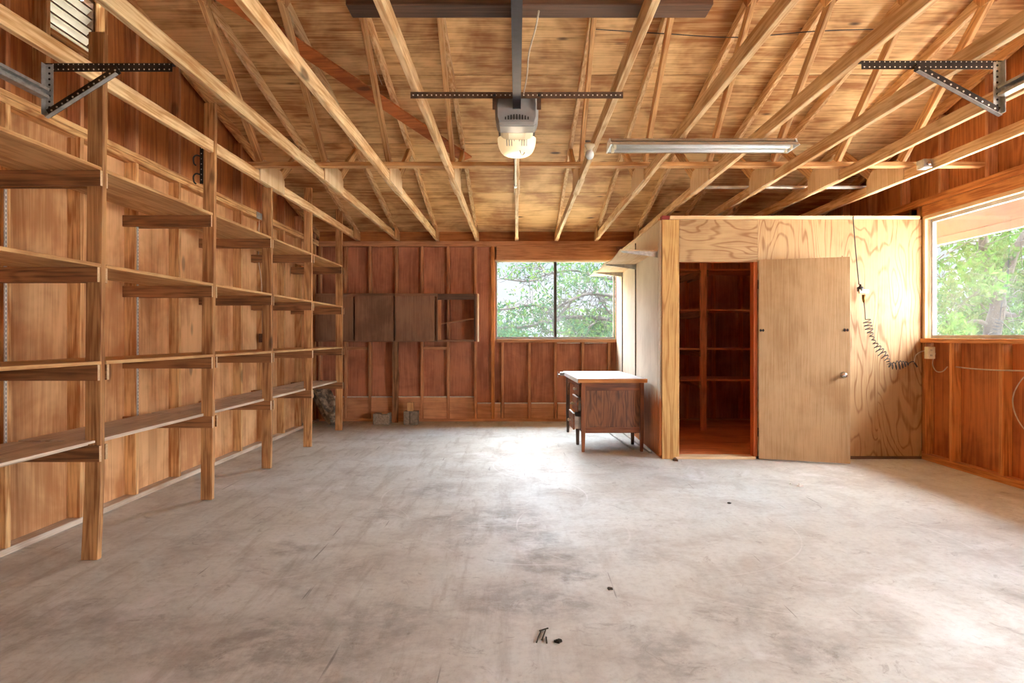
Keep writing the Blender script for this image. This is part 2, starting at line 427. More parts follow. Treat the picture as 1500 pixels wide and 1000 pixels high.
# left wall
wl = thing('wall_left', 'open stud wall with orange plywood sheathing behind the shelving', 'wall', kind='structure')
ysh = [YF, 1.86, 3.08, 4.30, 5.52, 6.74, 7.96, YB+.1]
for a, b in zip(ysh, ysh[1:]):
    MB().box(XL-SH-.02, XL-SH, a, b, 0, 2.60).build('sheathing', wood('leftply','Z'), wl)
def gable(x0, x1, y0, y1, zb, name, parent, mat, cut=None):
    ys = [y0] + [y for y in (YR,) if y0 < y < y1] + [y1]
    pts = [(y0,zb),(y1,zb)] + [(y, roofz(y)) for y in ys[::-1]]
    return MB().prism(pts, 'X', x0, x1).build(name, mat, parent)
VY0, VY1, VZ0, VZ1 = 3.98, 4.50, 3.19, 3.62
gx0, gx1 = XL-SH-.02, XL-SH
gable(gx0, gx1, YF, VY0, 2.60, 'gable_sheathing', wl, wood('gableply','Z'))
gable(gx0, gx1, VY1, 6.74, 2.60, 'gable_sheathing', wl, wood('gableply','Z'))
gable(gx0, gx1, 6.74, YB+.1, 2.60, 'gable_sheathing', wl, wood('gableply','Z'))
MB().box(gx0, gx1, VY0, VY1, 2.60, VZ0).build('gable_sheathing', wood('gableply','Z'), wl)
MB().prism([(VY0,VZ1),(VY1,VZ1),(VY1,roofz(VY1)),(VY0,roofz(VY0))], 'X', gx0, gx1).build('gable_sheathing', wood('gableply','Z'), wl)
LST = [3.627 + .6203*k for k in range(-6, 10)]
for y in LST:
    if y < 0: continue
    stud(XL-SH, XL, y, y+.038, .038, ZP-.076, wood('stud','Z'), wl)
    zt = roofz(y+.019)-.10
    if VY0-.04 < y < VY1-.02:      # the vent interrupts this stud
        stud(XL-SH, XL, y, y+.038, ZP, VZ0-.04, wood('redstud','Z'), wl, 'gable_stud')
    else:
        stud(XL-SH, XL-.0, y, y+.038, ZP, zt, wood('redstud','Z'), wl, 'gable_stud')
for y in (VY0-.04, VY1): stud(XL-SH, XL, y, y+.038, ZP, roofz(y)-.10, wood('stud','Z'), wl, 'gable_stud')
stud(XL-SH, XL, VY0, VY1, VZ0-.04, VZ0, wood('stud','Y'), wl, 'vent_sill')
MB().box(XL-SH, XL, YF, YB, 0, .038).build('bottom_plate', wood('dusty','Y'), wl, bevel=.003)
MB().box(XL-SH, XL, YF, YB, ZP-.076, ZP-.039).build('top_plate', wood('stud','Y'), wl, bevel=.003)
MB().box(XL-SH, XL, YF, YB, ZP-.036, ZP).build('top_plate', wood('stud','Y'), wl, bevel=.003)
def gable_chord(x, parent):
    for y0, y1 in ((YR, YB+.08), (YF, YR)):
        z0, z1 = roofz(y0), roofz(y1)
        MB().prism([(y0,z0-.092),(y1,z1-.092),(y1,z1),(y0,z0)], 'X', x-.038, x).build('gable_chord', wood('web','Y'), parent, bevel=.003)
gable_chord(XL+.002, wl)
tag(wl, None)

# gable vent: white louvres
gv = thing('gable_vent', 'white slatted louvre vent high in the left gable wall', 'vent', (XL-SH, (VY0+VY1)/2, VZ0))
MB().box(gx0-.07, gx1+.02, VY0, VY0+.02, VZ0, VZ1).box(gx0-.07, gx1+.02, VY1-.02, VY1, VZ0, VZ1).box(gx0, gx1+.02, VY0+.02, VY1-.02, VZ1-.02, VZ1).box(gx0, gx1+.02, VY0+.02, VY1-.02, VZ0, VZ0+.012).build('frame', M['rust'], gv)
z = VZ0+.012
while z < VZ1-.08:
    MB().quadbox([(gx0-.055,VY0+.0205,z-.012),(gx0-.05,VY0+.0205,z-.016),(gx0-.05,VY1-.0205,z-.016),(gx0-.055,VY1-.0205,z-.012),
                  (gx1+.004,VY0+.0205,z+.066),(gx1+.010,VY0+.0205,z+.062),(gx1+.010,VY1-.0205,z+.062),(gx1+.004,VY1-.0205,z+.066)]).box(gx1+.006, gx1+.011, VY0+.0205, VY1-.0205, z+.056, z+.0615).build('slat', M['white'], gv)
    MB().box(gx1+.0035, gx1+.0125, VY0+.0205, VY1-.0205, z+.0665, z+.0725).build('slat_shadow_strip', M['rust'], gv)  # dark strip painted in for the shadow line at each slat edge
    z += .072

# back wall
wb = thing('wall_back', 'open stud wall with reddish plywood sheathing at the far end', 'wall', kind='structure')
def bx(px): return (px-CX)*YB/F
WX0, WX1, WZ0, WZ1 = bx(726), bx(901), 1.235, 2.365
ys0, ys1 = YB+SH, YB+SH+.02
for a, b in ((XL-SH, bx(523)), (bx(523), bx(635)), (bx(635), bx(722))):
    MB().box(a, b, ys0, ys1, 0, 2.84).build('sheathing', wood('backply','Z'), wb)
MB().box(bx(722), WX1+.02, ys0, ys1, 0, WZ0-.03).build('sheathing', wood('backply','Z'), wb)
MB().box(bx(722), WX1+.02, ys0, ys1, WZ1+.03, 2.84).build('sheathing', wood('backply','Z'), wb)
MB().box(bx(722), WX0, ys0, ys1, WZ0-.0285, WZ1+.0285).build('sheathing', wood('backply','Z'), wb)
for a, b in ((WX1+.022, 2.75), (2.753, XR+SH)):
    MB().box(a, b, ys0, ys1, 0, 2.84).build('sheathing', wood('backply','Z'), wb)
for px in (468, 506, 541.5, 580.5, 618, 656.5, 696.5):
    x = bx(px); stud(x-.019, x+.019, YB, ys0, .04, ZP-.076, wood('redstud','Z'), wb)
x = bx(722); stud(x-.025, x+.025, YB-.004, ys0, .04, ZP-.076, wood('sill','Z'), wb)
for px in (736, 775.5, 814, 854, 892.5):
    x = bx(px); stud(x-.019, x+.019, YB, ys0, .04, WZ0-.07, wood('redstud','Z'), wb)
for x in (1.72, 2.12, 2.52, 2.92, 3.32, 3.72): stud(x-.019, x+.019, YB, ys0, .04, ZP-.076, wood('closetin','Z'), wb)
MB().box(XL, XR, YB, ys0, 0, .04).build('bottom_plate', wood('redstud','X'), wb, bevel=.003)
MB().box(XL, XR, YB-.006, ys0, ZP-.076, ZP).build('top_plate', wood('redstud','X'), wb, bevel=.003)
MB().box(bx(727), 1.47, YB, ys0, WZ1+.02, ZP-.077).build('header', wood('redstud','X'), wb, bevel=.003)
MB().box(bx(727), 1.47, YB-.006, ys0, WZ0-.07, WZ0-.022).build('window_sill', wood('redstud','X'), wb, bevel=.003)
cb = [XL+.0] + [bx(p) for p in (506,541.5,580.5,618,656.5,696.5)]
for a, b in zip(cb, cb[1:]):
    MB().box(a+.021, b-.021, YB+.014, ys0, .04, .352).build('curb_board', wood('backcurb','X'), wb, bevel=.002)
    MB().box(a+.021, b-.021, YB+.010, ys0-.01, .353, .366).build('dusty_ledge', M['dust'], wb)
cb = [bx(p) for p in (696.5,722,736,775.5,814,854,892.5)]
for a, b in zip(cb, cb[1:]):
    MB().box(a+.027, b-.027, YB+.014, ys0, .04, .258).build('curb_board', wood('backcurb','X'), wb, bevel=.002)
    MB().box(a+.027, b-.027, YB+.010, ys0-.01, .259, .272).build('dusty_ledge', M['dust'], wb)
for px0, px1, pz in ((490,540,.0), (614,655,.0)):
    MB().box(bx(px0)+.02, bx(px1)-.0, YB+.006, ys0, 1.055, 1.10).build('blocking', wood('redstud','X'), wb, bevel=.002)
for k in range(-5, 7):
    a, b = .585*k+.021, .585*(k+1)-.021
    if k == -5: a = XL
    if b > XR: b = XR
    MB().box(a, b, YB+.03, ys0-.002, ZP+.001, 2.835).build('eave_block', wood('gableply','X'), wb)

# back window
w1 = thing('window_1', 'wide two-pane sliding window in the back wall', 'window', kind='structure')
f = MB()
fw = .022
f.box(WX0, WX1, YB+.035, YB+.075, WZ0-.02, WZ0+.012).box(WX0, WX1, YB+.035, YB+.075, WZ1-.012, WZ1+.02)
f.box(WX0, WX0+fw, YB+.035, YB+.075, WZ0+.012, WZ1-.012).box(WX1-fw, WX1, YB+.035, YB+.075, WZ0+.012, WZ1-.012)
f.build('frame', M['winframe'], w1, bevel=.002)
MX = bx(813.5)
MB().box(MX-.022, MX+.022, YB+.03, YB+.07, WZ0+.012, WZ1-.012).build('mullion', M['mullion'], w1, bevel=.002)
MB().box(WX0+fw, MX-.022, YB+.052, YB+.056, WZ0+.012, WZ1-.012).build('pane', M['glassback'], w1)
MB().box(MX+.022, WX1-fw, YB+.058, YB+.062, WZ0+.012, WZ1-.012).build('pane', M['glassback'], w1)
tag(MB().box(WX0-.02, WX1, YB+.002, YB+.034, WZ1-.0, WZ1+.019).build('trim_1', wood('palestrip','X')), 'pale wooden strip along the top of the back window', 'trim', kind='structure')
# white dusty ledges hanging under the right of the back window
for a, b in ((816,850),(857,890)):
    MB().box(bx(a), bx(b), YB+.02, ys0-.001, WZ0-.084, WZ0-.073).build('ledge_strip', M['dust'], wb)

# right wall
wr = thing('wall_right', 'open stud half wall with orange sheathing below the side window', 'wall', kind='structure')
RWY0, RWY1, RWZ0, RWZ1 = 3.9, 6.42, 1.25, 2.42
rx0, rx1 = XR+SH, XR+SH+.02
SDY0, SDY1, SDZ = .10, 1.60, 2.40      # unseen open side doorway, added to let in more sky light
for a, b in ((YF, SDY0), (SDY1, 4.33), (4.33, 5.44), (5.44, 6.43), (6.43, 7.6), (7.6, YB+.1)):
    top = 1.19 if (a >= 3.1 and b <= 6.44) else 2.60
    MB().box(rx0, rx1, a, b, 0, top).build('sheathing', wood('rightply','Z'), wr)
MB().box(rx0, rx1, SDY0, SDY1, SDZ, 2.60).build('sheathing', wood('rightply','Y'), wr)
MB().box(rx0, rx1, SDY1, RWY0-.01, 1.192, 2.60).build('sheathing', wood('rightply','Z'), wr)
gable(rx0, rx1, YF, YB+.1, 2.60, 'gable_sheathing', wr, wood('gableply','Z'))
for y in [6.04-.6245*k for k in range(0, 10)] + [6.66, 7.28, 7.9, 8.5]:
    if y < 0 or SDY0-.05 < y < SDY1+.02: continue
    inw = RWY0-.1 < y < 6.5
    stud(XR, rx0, y, y+.042, .06, 1.19 if inw else ZP-.076, wood('sill' if inw else 'stud','Z'), wr)
stud(XR, rx0, RWY0-.06, RWY0-.02, 1.19, 2.47, wood('sill','Z'), wr)
stud(XR, rx0, 6.44, 6.48, .06, 1.189, wood('sill','Z'), wr)
stud(XR, rx0, 6.44, 6.48, 1.233, 2.474, wood('palestrip','Z'), wr)
MB().box(XR, rx0, SDY1, YB, .0, .06).build('bottom_plate', wood('sill','Y'), wr, bevel=.003)
MB().box(XR-.02, rx0, RWY0-.06, 6.485, 1.19, 1.232).build('window_sill', wood('sill','Y'), wr, bevel=.003)
MB().box(XR-.004, rx0, 3.4, 6.485, 2.475, ZP-.078).build('header', wood('sill','Y'), wr, bevel=.004)
MB().box(XR-.012, rx0, YF, YB, ZP-.076, ZP-.04).build('top_plate', wood('sill','Y'), wr, bevel=.003)
MB().box(XR-.004, rx0, YF, YB, ZP-.038, ZP).build('top_plate', wood('sill','Y'), wr, bevel=.003)
for y in (6.53, 6.66): stud(XR, rx0, y, y+.038, 2.47, ZP-.077, wood('sill','Z'), wr, 'cripple_stud')
gable_chord(XR+.036, wr)
for k in range(1, 15):
    y = .62*k; stud(XR, rx0, y, y+.038, ZP, roofz(y+.02)-.10, wood('redstud','Z'), wr, 'gable_stud')
w2 = thing('window_2', 'dusty picture window in the right wall', 'window', kind='structure')
f = MB(); a0, a1 = XR+.045, XR+.085
f.box(a0, a1, RWY0, RWY1, RWZ0-.016, RWZ0+.016).box(a0, a1, RWY0, RWY1, RWZ1-.016, RWZ1+.03)
f.box(a0, a1, RWY0, RWY0+.03, RWZ0+.016, RWZ1-.016).box(a0, a1, RWY1-.03, RWY1, RWZ0+.016, RWZ1-.016)
f.build('frame', M['winframe'], w2, bevel=.002)
MB().box(a0+.018, a0+.022, RWY0+.03, RWY1-.03, RWZ0+.016, RWZ1-.016).build('pane', M['glassright'], w2)
tag(MB().box(XR-.012, XR+.044, RWY0, 6.43, 2.437, 2.473).build('trim_2', wood('palestrip','Y')), 'pale strip along the top of the side window', 'trim', kind='structure')

# front wall with the shut overhead door behind the viewer
wf = thing('wall_front', 'front wall around the shut garage door', 'wall', kind='structure')
DX0, DX1, DZ = -2.44, 2.44, 2.2
MB().box(XL-SH-.02, DX0, YF-.02, YF, 0, 2.81).build('sheathing', wood('leftply','Z'), wf)
MB().box(DX1, XR+SH+.02, YF-.02, YF, 0, 2.81).build('sheathing', wood('rightply','Z'), wf)
MB().box(DX0, DX1, YF-.02, YF, DZ, 2.81).build('sheathing', wood('leftply','X'), wf)
d2 = thing('door_2', 'pale sectional garage door behind the viewer', 'door', (0,YF,0), kind='structure')
for k in range(4): MB().box(DX0, DX1, YF-.03, YF-.002, .55*k+.002, .55*(k+1)-.002).build('door_panel', M['white'], d2, bevel=.004)

# ------------------------------------------------------------------ roof trusses
ORD = ['first','second','third','fourth','fifth','sixth','seventh','eighth','ninth','tenth','eleventh']
EXTRA = {-4:'joined to the shelving uprights', -3:'carrying the left track hanger bar', -2:'crossed by the diagonal brown brace',
         -1:'holding the opener bar\'s left end', 0:'in line with the door opener', 1:'holding the opener bar\'s right end',
         2:'above the shop light\'s left half', 3:'above the shop light\'s right end', 4:'passing over the closet top',
         5:'darker orange, behind the right track hanger', 6:'dark orange, last before the right wall'}
def truss(k):
    t = thing('roof_truss', 'pine roof truss, %s from left, %s' % (ORD[k+4], EXTRA[k]), 'roof truss', (0,0,ZP), group='roof trusses')
    w = .019
    yb0, yb1 = .0, YB+.09
    MB().prism([(yb0,ZP),(yb1,ZP),(yb1,ZP+.05),(yb1-.2,ZP+.089),(yb0+.2,ZP+.089),(yb0,ZP+.05)], 'X', -w, w).build('bottom_chord', wood('truss','Y'), t, bevel=.003)
    for y0, y1 in ((YR, YB+.55), (-.55, YR)):
        z0, z1 = roofz(y0), roofz(y1)
        MB().prism([(y0,z0-.092),(y1,z1-.092),(y1,z1-.001),(y0,z0-.001)], 'X', -w, w).build('top_chord', wood('truss','Y'), t, bevel=.003)
    J = [(6.02, ZP+.05), (2.10, ZP+.05)]
    for (jy, jz), sg in zip(J, (1,-1)):
        q = (YR+sg*2.32, roofz(YR+2.32)-.05); r = (YR+sg*.06, roofz(YR)-.10)
        for e, off in ((q,.17),(r,-.10)):
            an = round(math.degrees(math.atan2(e[1]-jz, e[0]-jy-off*sg*.5)))
            MB().beam((0,jy+off*sg*.5,jz), (0,e[0],e[1]), .037, .088, up=(0,sg,.3)).build('web', wood('web','R%d'%an), t, bevel=.003)
    for jy, jz in J:
        for sx in (-1, 1):
            x0 = sx*(w+.0005); x1 = sx*(w+.0105)
            y0, y1 = jy-.30, jy+.30
            if jy < YR: y0, y1 = jy-.26, jy+.26
            MB().prism([(y0,ZP+.003),(y1,ZP+.003),(y1,ZP+.13),(y1-.09,ZP+.21),(y0+.09,ZP+.21),(y0,ZP+.13)], 'X', min(x0,x1), max(x0,x1)).build('gusset', wood('palestrip','Z'), t)
    for sg in (1,-1):
        y1 = YR+sg*(YB+.02-YR); y0 = YR+sg*(YB-.36-YR)
        for sx in (-1,1):
            x0 = sx*(w+.0005); x1 = sx*(w+.0095)
            MB().prism([(y0,ZP+.004),(y1,ZP+.004),(y1,ZP+.10),(y0,ZP+.175)], 'X', min(x0,x1), max(x0,x1)).build('gusset', wood('web','Z'), t)
    for sx in (-1,1):
        x0 = sx*(w+.0005); x1 = sx*(w+.0105)
        MB().prism([(YR-.2,roofz(YR)-.06),(YR-.12,roofz(YR)-.15),(YR+.12,roofz(YR)-.15),(YR+.2,roofz(YR)-.06),(YR,roofz(YR)-.012)], 'X', min(x0,x1), max(x0,x1)).build('gusset', wood('web','Z'), t)
    return t
proto = truss(-4); proto.location.x = .585*-4
for k in range(-3, 7):
    c = copy_tree(proto); c.location.x = .585*k
    c['label'] = 'pine roof truss, %s from left, %s' % (ORD[k+4], EXTRA[k])

o = MB().box(-2.37, XR-.02, 5.58, 5.668, ZP+.0905, ZP+.128).build('truss_brace', wood('web','X'), bevel=.003)
tag(o, 'long flat board laid across all truss chords beyond the opener', 'brace')
o = MB().beam((-2.15,4.62,3.735), (-.55,6.98,3.205), .14, .022, up=(-.1,.15,1)).build('diagonal_brace', wood('rightply','X'), bevel=.003)
tag(o, 'flat brown board running diagonally under the roof at left', 'brace')
o = MB().box(-.775, .89, 2.872, 2.992, ZP+.0905, ZP+.20).build('ceiling_crosspiece', wood('stain','X'), bevel=.004)
tag(o, 'dark stained thick timber lying across the chords above the opener rail', 'timber')

# ------------------------------------------------------------------ left shelving
UY = [2.32, 3.55, 4.86, 6.02, 7.20, 8.46]
UTOP = [2.25, 2.955, 3.04, 2.80, 2.94, 2.95]
SZ = [2.176, 1.637, 1.094, .642]
sv = thing('storage_shelving', 'long four-tier lumber shelving unit along the left wall', 'shelving', (-2.65, 5.4, 0))
ux0, ux1 = -2.422, -2.334
for i, (y, zt) in enumerate(zip(UY, UTOP)):
    lean = .02 if i < 3 else .0
    kick = -.03 if i == 1 else 0
    P = MB()
    zs = [0, .42, 1.2, zt]
    xs = [(ux0+kick*.6, ux1+kick*.4), (ux0+.004, ux1+.006), (ux0+.008, ux1+.008), (ux0+lean+.006, ux1+lean+.006)]
    rings = []
    for zz, (a, b) in zip(zs, xs):
        rings.append([P.bm.verts.new(p) for p in ((a,y,zz),(b,y,zz),(b,y+.038,zz),(a,y+.038,zz))])
    P.bm.faces.new(rings[0][::-1]); P.bm.faces.new(rings[-1])
    for A, B in zip(rings, rings[1:]):
        for k in range(4): P.bm.faces.new((A[k], A[(k+1)%4], B[(k+1)%4], B[k]))
    P.build('upright', wood('upright','Z'), sv, bevel=.003)
    for j, z in enumerate(SZ):
        for y0, y1 in ((y-.021, y-.001), (y+.039, y+.059)):
            dz = random.uniform(-.004,.004)
            MB().box(XL-SH+.005, ux1+.008+random.uniform(-.006,.012), y0, y1, z-.086+dz, z).build('bearer', wood('bearer','X'), sv)
for o_ in KIDS(sv):                       # sawn bearer ends: end grain, painted paler for the side light they catch
    if o_.name.startswith('bearer'):
        o_.data.materials.append(wood('palestrip','X'))
        for p_ in o_.data.polygons:
            if p_.normal.x > .9: p_.material_index = 1
for j, z in enumerate(SZ):
    for i in range(len(UY)-1):
        a, b = UY[i]+.04, UY[i+1]-.002
        tilt = random.uniform(-.003,.003)
        if j < 3:
            MB().box(-2.63, ux1+.012+random.uniform(-.004,.004), a, b, z+.001, z+.021).build('shelf_board', wood('shelf','Y'), sv, bevel=.002)
            MB().box(-2.81, -2.634, a, b, z+.001, z+.020).build('shelf_board', wood('shelf','Y'), sv, bevel=.002)
        else:
            MB().box(-2.64, -2.395, a, b, z+.001, z+.022).build('shelf_board', wood('dusty','Y'), sv, bevel=.002)
            MB().box(-2.82, -2.644, a, b, z+.001, z+.022).build('shelf_board', wood('dusty','Y'), sv, bevel=.002)
MB().beam((-2.40,2.36,.676), (-2.405,3.50,.672), .16, .012).build('loose_board', wood('dusty','Y'), sv)

# slotted steel shelf standards on the studs
for n, (y, lab) in enumerate(((3.6105,'white slotted steel strip on the wall stud left of the nearest upright'), (4.872,'white slotted steel strip on the stud behind the second shelf bay'),
               (6.098,'white slotted steel strip on the stud just past the second upright'))):
    t = thing('shelf_standard', lab, 'shelf standard', (XL, y, .6), group='slotted shelf standards')
    MB().box(XL+.001, XL+.009, y, y+.016, .62, 2.12).build('strip', M['standard'], t)
    sl = MB()
    for k in range(58): sl.box(XL+.0085, XL+.0095, y+.006, y+.010, .64+k*.0254, .654+k*.0254)
    sl.build('slots', M['slot'], t)

# hook strip on the second upright
hs = thing('hook_strip', 'black perforated strip with two hooks on the second upright', 'hook strip', (-2.41, 4.85, 2.4))
hy = 4.86
MB().box(-2.424, -2.398, hy-.006, hy-.001, 2.42, 2.80).build('strip', M['black'], hs)
d = MB()
for k in range(9): d.sphere((-2.411, hy-.0065, 2.45+.04*k), .0045, 1, .4, 1, 8)
d.build('screws', M['galv'], hs, smooth=True)
for z in (2.46, 2.60):
    pts = bez([(-2.42,hy-.004,z+.03), (-2.45,hy-.01,z+.035), (-2.465,hy-.02,z+.01), (-2.46,hy-.02,z-.03), (-2.445,hy-.02,z-.045)], 6)
    MB().tube(pts, .006, 8).build('hook', M['black'], hs, smooth=True)

# ------------------------------------------------------------------ closet (right rear)
CXL, CYF, CZ = 1.486, 6.49, 2.457
OX0, OX1, OZ = (995-CX)*CYF/F, (1104-CX)*CYF/F, 2.015
wc = thing('wall_closet_front', 'plywood front wall of the corner closet', 'wall', kind='structure')
MB().box(CXL, OX0, CYF, CYF+.02, 0, CZ-.01).build('corner_board', wood('cornerply','Z'), wc, bevel=.002)
PX1 = (1110-CX)*CYF/F
PX2 = (1286-CX)*CYF/F
MB().box(OX0+.0015, PX1-.001, CYF, CYF+.018, OZ, CZ-.01).build('plywood_panel', wood('closetply','X'), wc)
MB().box(PX1+.001, PX2-.001, CYF, CYF+.018, .03, CZ-.01).build('plywood_panel', wood('closetply','Z'), wc)
MB().box(PX2+.001, XR, CYF, CYF+.018, .03, CZ-.01).build('plywood_panel', wood('closetply','Z'), wc)
MB().box(OX1+.001, PX1-.002, CYF+.002, CYF+.10, .025, OZ-.001).build('jamb', wood('jamb','Z'), wc)
MB().box(OX0+.02, OX1, CYF+.02, CYF+.10, OZ, OZ+.03).build('head_jamb', wood('jamb','X'), wc)
MB().box(OX0-.04, OX1+.02, CYF-.012, CYF+.14, 0, .024).build('threshold', wood('palestrip','X'), wc, bevel=.002)
MB().box(OX1+.02, XR, CYF+.002, CYF+.06, 0, .03).build('bottom_plate', wood('stain','X'), wc)
MB().box(CXL+.075, XR-.03, CYF-.022, CYF+.07, CZ-.009, CZ+.026).build('top_cap', wood('palestrip','X'), wc, bevel=.002)
MB().box(CXL-.005, CXL+.073, CYF-.018, CYF+.07, CZ-.009, CZ+.028).build('cap_end', M['red'], wc)
for x in (1.52, 2.52, 3.1, 3.7): stud(x, x+.038, CYF+.0205, CYF+.10, .03, CZ-.01, wood('closetin','Z'), wc)

ws = thing('wall_closet_side', 'plywood side wall of the corner closet, daylight whitening painted into its upper part', 'wall', kind='structure')
cuts = [CYF+.02, 6.62, 7.82, 8.80, YB-.008]
for a, b in zip(cuts, cuts[1:]):
    MB().box(CXL-.018, CXL, a+.005, b-.005, .03, CZ-.012).build('plywood_panel', M['daylit_ply'], ws)
MB().box(CXL-.0, CXL+.035, CYF+.021, YB-.008, .0, CZ-.012).build('backing', wood('closetin','Z'), ws)
MB().box(CXL-.024, CXL+.05, CYF+.072, YB-.008, CZ-.010, CZ+.012).build('top_cap', wood('palestrip','Y'), ws, bevel=.002)

MB().box(CXL+.036, XR-.001, CYF+.141, YB-.001, .001, .018).build('closet_floor', wood('closetin','X'), wc)
# closet interior shelving
cs = thing('closet_shelving', 'four-tier wooden shelving inside the open closet', 'shelving', (2.7, 8.9, 0))
for x in (2.42, 3.55): MB().box(x, x+.085, 8.37, 8.408, .019, CZ-.004).build('post', wood('closetin','Z'), cs, bevel=.002)
for z in (2.15, 1.614, 1.097, .684):
    for a, b in ((CXL+.04, 2.47), (2.473, 3.59), (3.593, XR-.003)):
        MB().box(a, b, 8.409, 8.76, z-.022, z).build('shelf_board', wood('closetin','X'), cs, bevel=.002)
        MB().box(a, b, 8.764, 9.12, z-.022, z).build('shelf_board', wood('closetin','X'), cs, bevel=.002)
    for x in (2.399, 2.506, 3.634):
        MB().box(x, x+.02, 8.35, YB-.01, z-.108, z-.0225).build('bearer', wood('bearer','Y'), cs, bevel=.002)
MB().box(CXL+.036, 2.41, 8.30, 8.34, 2.085, 2.105).build('hanging_rail', wood('bearer','X'), cs)

# closet door, swung fully open against the front
HX, HY = 2.462, 6.462
ang = math.atan2(6.205-6.462, 3.255-2.462)
DW, DH = .833, 2.012
dr = thing('door_1', 'flat brown veneered closet door standing open', 'door', (HX,HY,.016), kind='structure', rotz=ang, local=True)
MB().box(0, DW, -.035, 0, 0, DH).build('leaf', wood('door','Z'), dr, bevel=.002)
k = MB()
k.lathe([(0,-.002),(.030,-.002),(.030,-.008),(.013,-.012),(.012,-.032),(.022,-.040),(.027,-.052),(.024,-.064),(.012,-.070),(0,-.071)], (DW-.062,-.035,.862), 'Y', 24)
k.build('knob', M['chrome'], dr, smooth=True, world=False, label='round chrome door knob')
for x0 in (.012, DW-.055):
    hw = MB()
    hw.box(x0, x0+.012, -.042, -.0355, 1.285, 1.312).box(x0+.022, x0+.036, -.042, -.0355, 1.285, 1.312).box(x0-.006, x0+.040, -.045, -.042, 1.294, 1.303)
    hw.build('latch_plate', M['black'], dr, world=False, label='small dark latch plate')
for z in (.22, 1.72):
    MB().tube([(-.006,-.012,z),(-.006,-.012,z+.09)], .007, 8).build('hinge', M['rust'], dr, world=False)
MB().box(DW-.075, DW-.068, -.034, -.03, DH, DH+.012).build('pin', M['rust'], dr, world=False)

# white shelf on steel brackets above the desk
fs = thing('bracket_shelf', 'thin pale sagging shelf on three steel brackets above the desk', 'wall shelf', (1.28, 7.9, 2.15))
ny = 40; ya, yb = 6.60, 9.30
P = MB(); top = []; bot = []
br = [6.62, 7.82, 8.80]
for i in range(ny+1):
    y = ya + (yb-ya)*i/ny
    # sag between the bracket stations
    st_ = br + [yb+.2]
    sag = 0
    for a, b in zip(st_, st_[1:]):
        if a <= y <= b: sag = math.sin(PI*(y-a)/(b-a))*(.035 if b-a > .9 else .02)
    r1 = []; r2 = []
    for j in range(7):
        x = 1.466 - .392*j/6; q = (j/6)**1.5
        zz = 2.150 - sag*q + .012*q
        r1.append(P.bm.verts.new((x,y,zz))); r2.append(P.bm.verts.new((x,y,zz-.010)))
    top.append(r1); bot.append(r2)
for i in range(ny):
    for j in range(6):
        P.bm.faces.new((top[i][j],top[i+1][j],top[i+1][j+1],top[i][j+1])); P.bm.faces.new((bot[i][j],bot[i][j+1],bot[i+1][j+1],bot[i+1][j]))
    P.bm.faces.new((top[i][0],bot[i][0],bot[i+1][0],top[i+1][0])); P.bm.faces.new((top[i][6],top[i+1][6],bot[i+1][6],bot[i][6]))
for i in (0, ny):
    for j in range(6): P.bm.faces.new((top[i][j],top[i][j+1],bot[i][j+1],bot[i][j]))
P.build('shelf_board', wood('palestrip','Y'), fs, smooth=False)
for y in br:
    MB().prism([(1.466,2.138),(1.466,2.075),(1.445,2.082),(1.10,2.128),(1.085,2.142)], 'Y', y-.006, y+.006).build('bracket', M['galv'], fs)
    if y > 7: MB().box(1.456, 1.4675, y-.004, y+.004, .06, 2.40).build('wall_standard', M['rust'], fs)

# ------------------------------------------------------------------ desk
dk = thing('desk', 'old oak kneehole desk with pale dusty top beside the closet', 'desk', (.662, 6.85, 0), rotz=math.radians(2.0), local=True)
DT = .795
def dtop():
    t = NT('dusty_desk_top')
    v = t.coords(rand=False)
    n = t.ramp(t.noise(v, 3.5, 6, .7), .35, .7); s_ = t.ramp(t.noise(t.vec('MULTIPLY', v, (1,.05,1)), 60, 3, .6), .3, .7)
    c = t.mix(t.math('ADD', t.math('MULTIPLY', n, .6), t.math('MULTIPLY', s_, .2)), lin((178,168,160)), lin((144,124,110)))
    return t.surf(c, .6, spec=.4)
MB().box(.008, .748, .015, 1.52, DT-.012, DT).build('top', dtop(), dk, bevel=.003, label='pale dusty worn desk top')
MB().box(0, .755, 0, .016, DT-.044, DT-.001).build('edge_strip', wood('sill','X'), dk, bevel=.003)
MB().box(0, .012, .017, 1.52, DT-.050, DT-.001).build('edge_strip', M['white'], dk, bevel=.002, label='whitish long edge of the desk top')
MB().box(.013, .742, .017, 1.515, DT-.044, DT-.0125).build('top_core', wood('oakplain','Y'), dk)
def leg(x, y, mat='oakplain', w=.046, top=DT-.045):
    P = MB(); r = []
    for z, s_ in ((0,.66),(.26,1.0),(top,1.0)):
        h = w/2*s_
        r.append([P.bm.verts.new(p) for p in ((x-h,y-h,z),(x+h,y-h,z),(x+h,y+h,z),(x-h,y+h,z))])
    P.bm.faces.new(r[0][::-1]); P.bm.faces.new(r[2])
    for A, B in zip(r, r[1:]):
        for k in range(4): P.bm.faces.new((A[k],A[(k+1)%4],B[(k+1)%4],B[k]))
    P.build('leg', wood(mat,'Z'), dk, bevel=.003)
for x in (.06, .70):
    for y in (.045, .50, 1.47): leg(x, y, 'oakplain' if y < .1 else 'stain')
MB().box(.084, .676, .036, .050, .268, DT-.13).build('end_panel', wood('oak','Z'), dk, label='end panel with strong oak figure')
MB().box(.084, .676, .028, .058, DT-.13, DT-.046).build('apron', wood('oakplain','X'), dk, bevel=.002)
MB().box(.084, .676, .028, .058, .205, .267).build('lower_rail', wood('oakplain','X'), dk, bevel=.002)
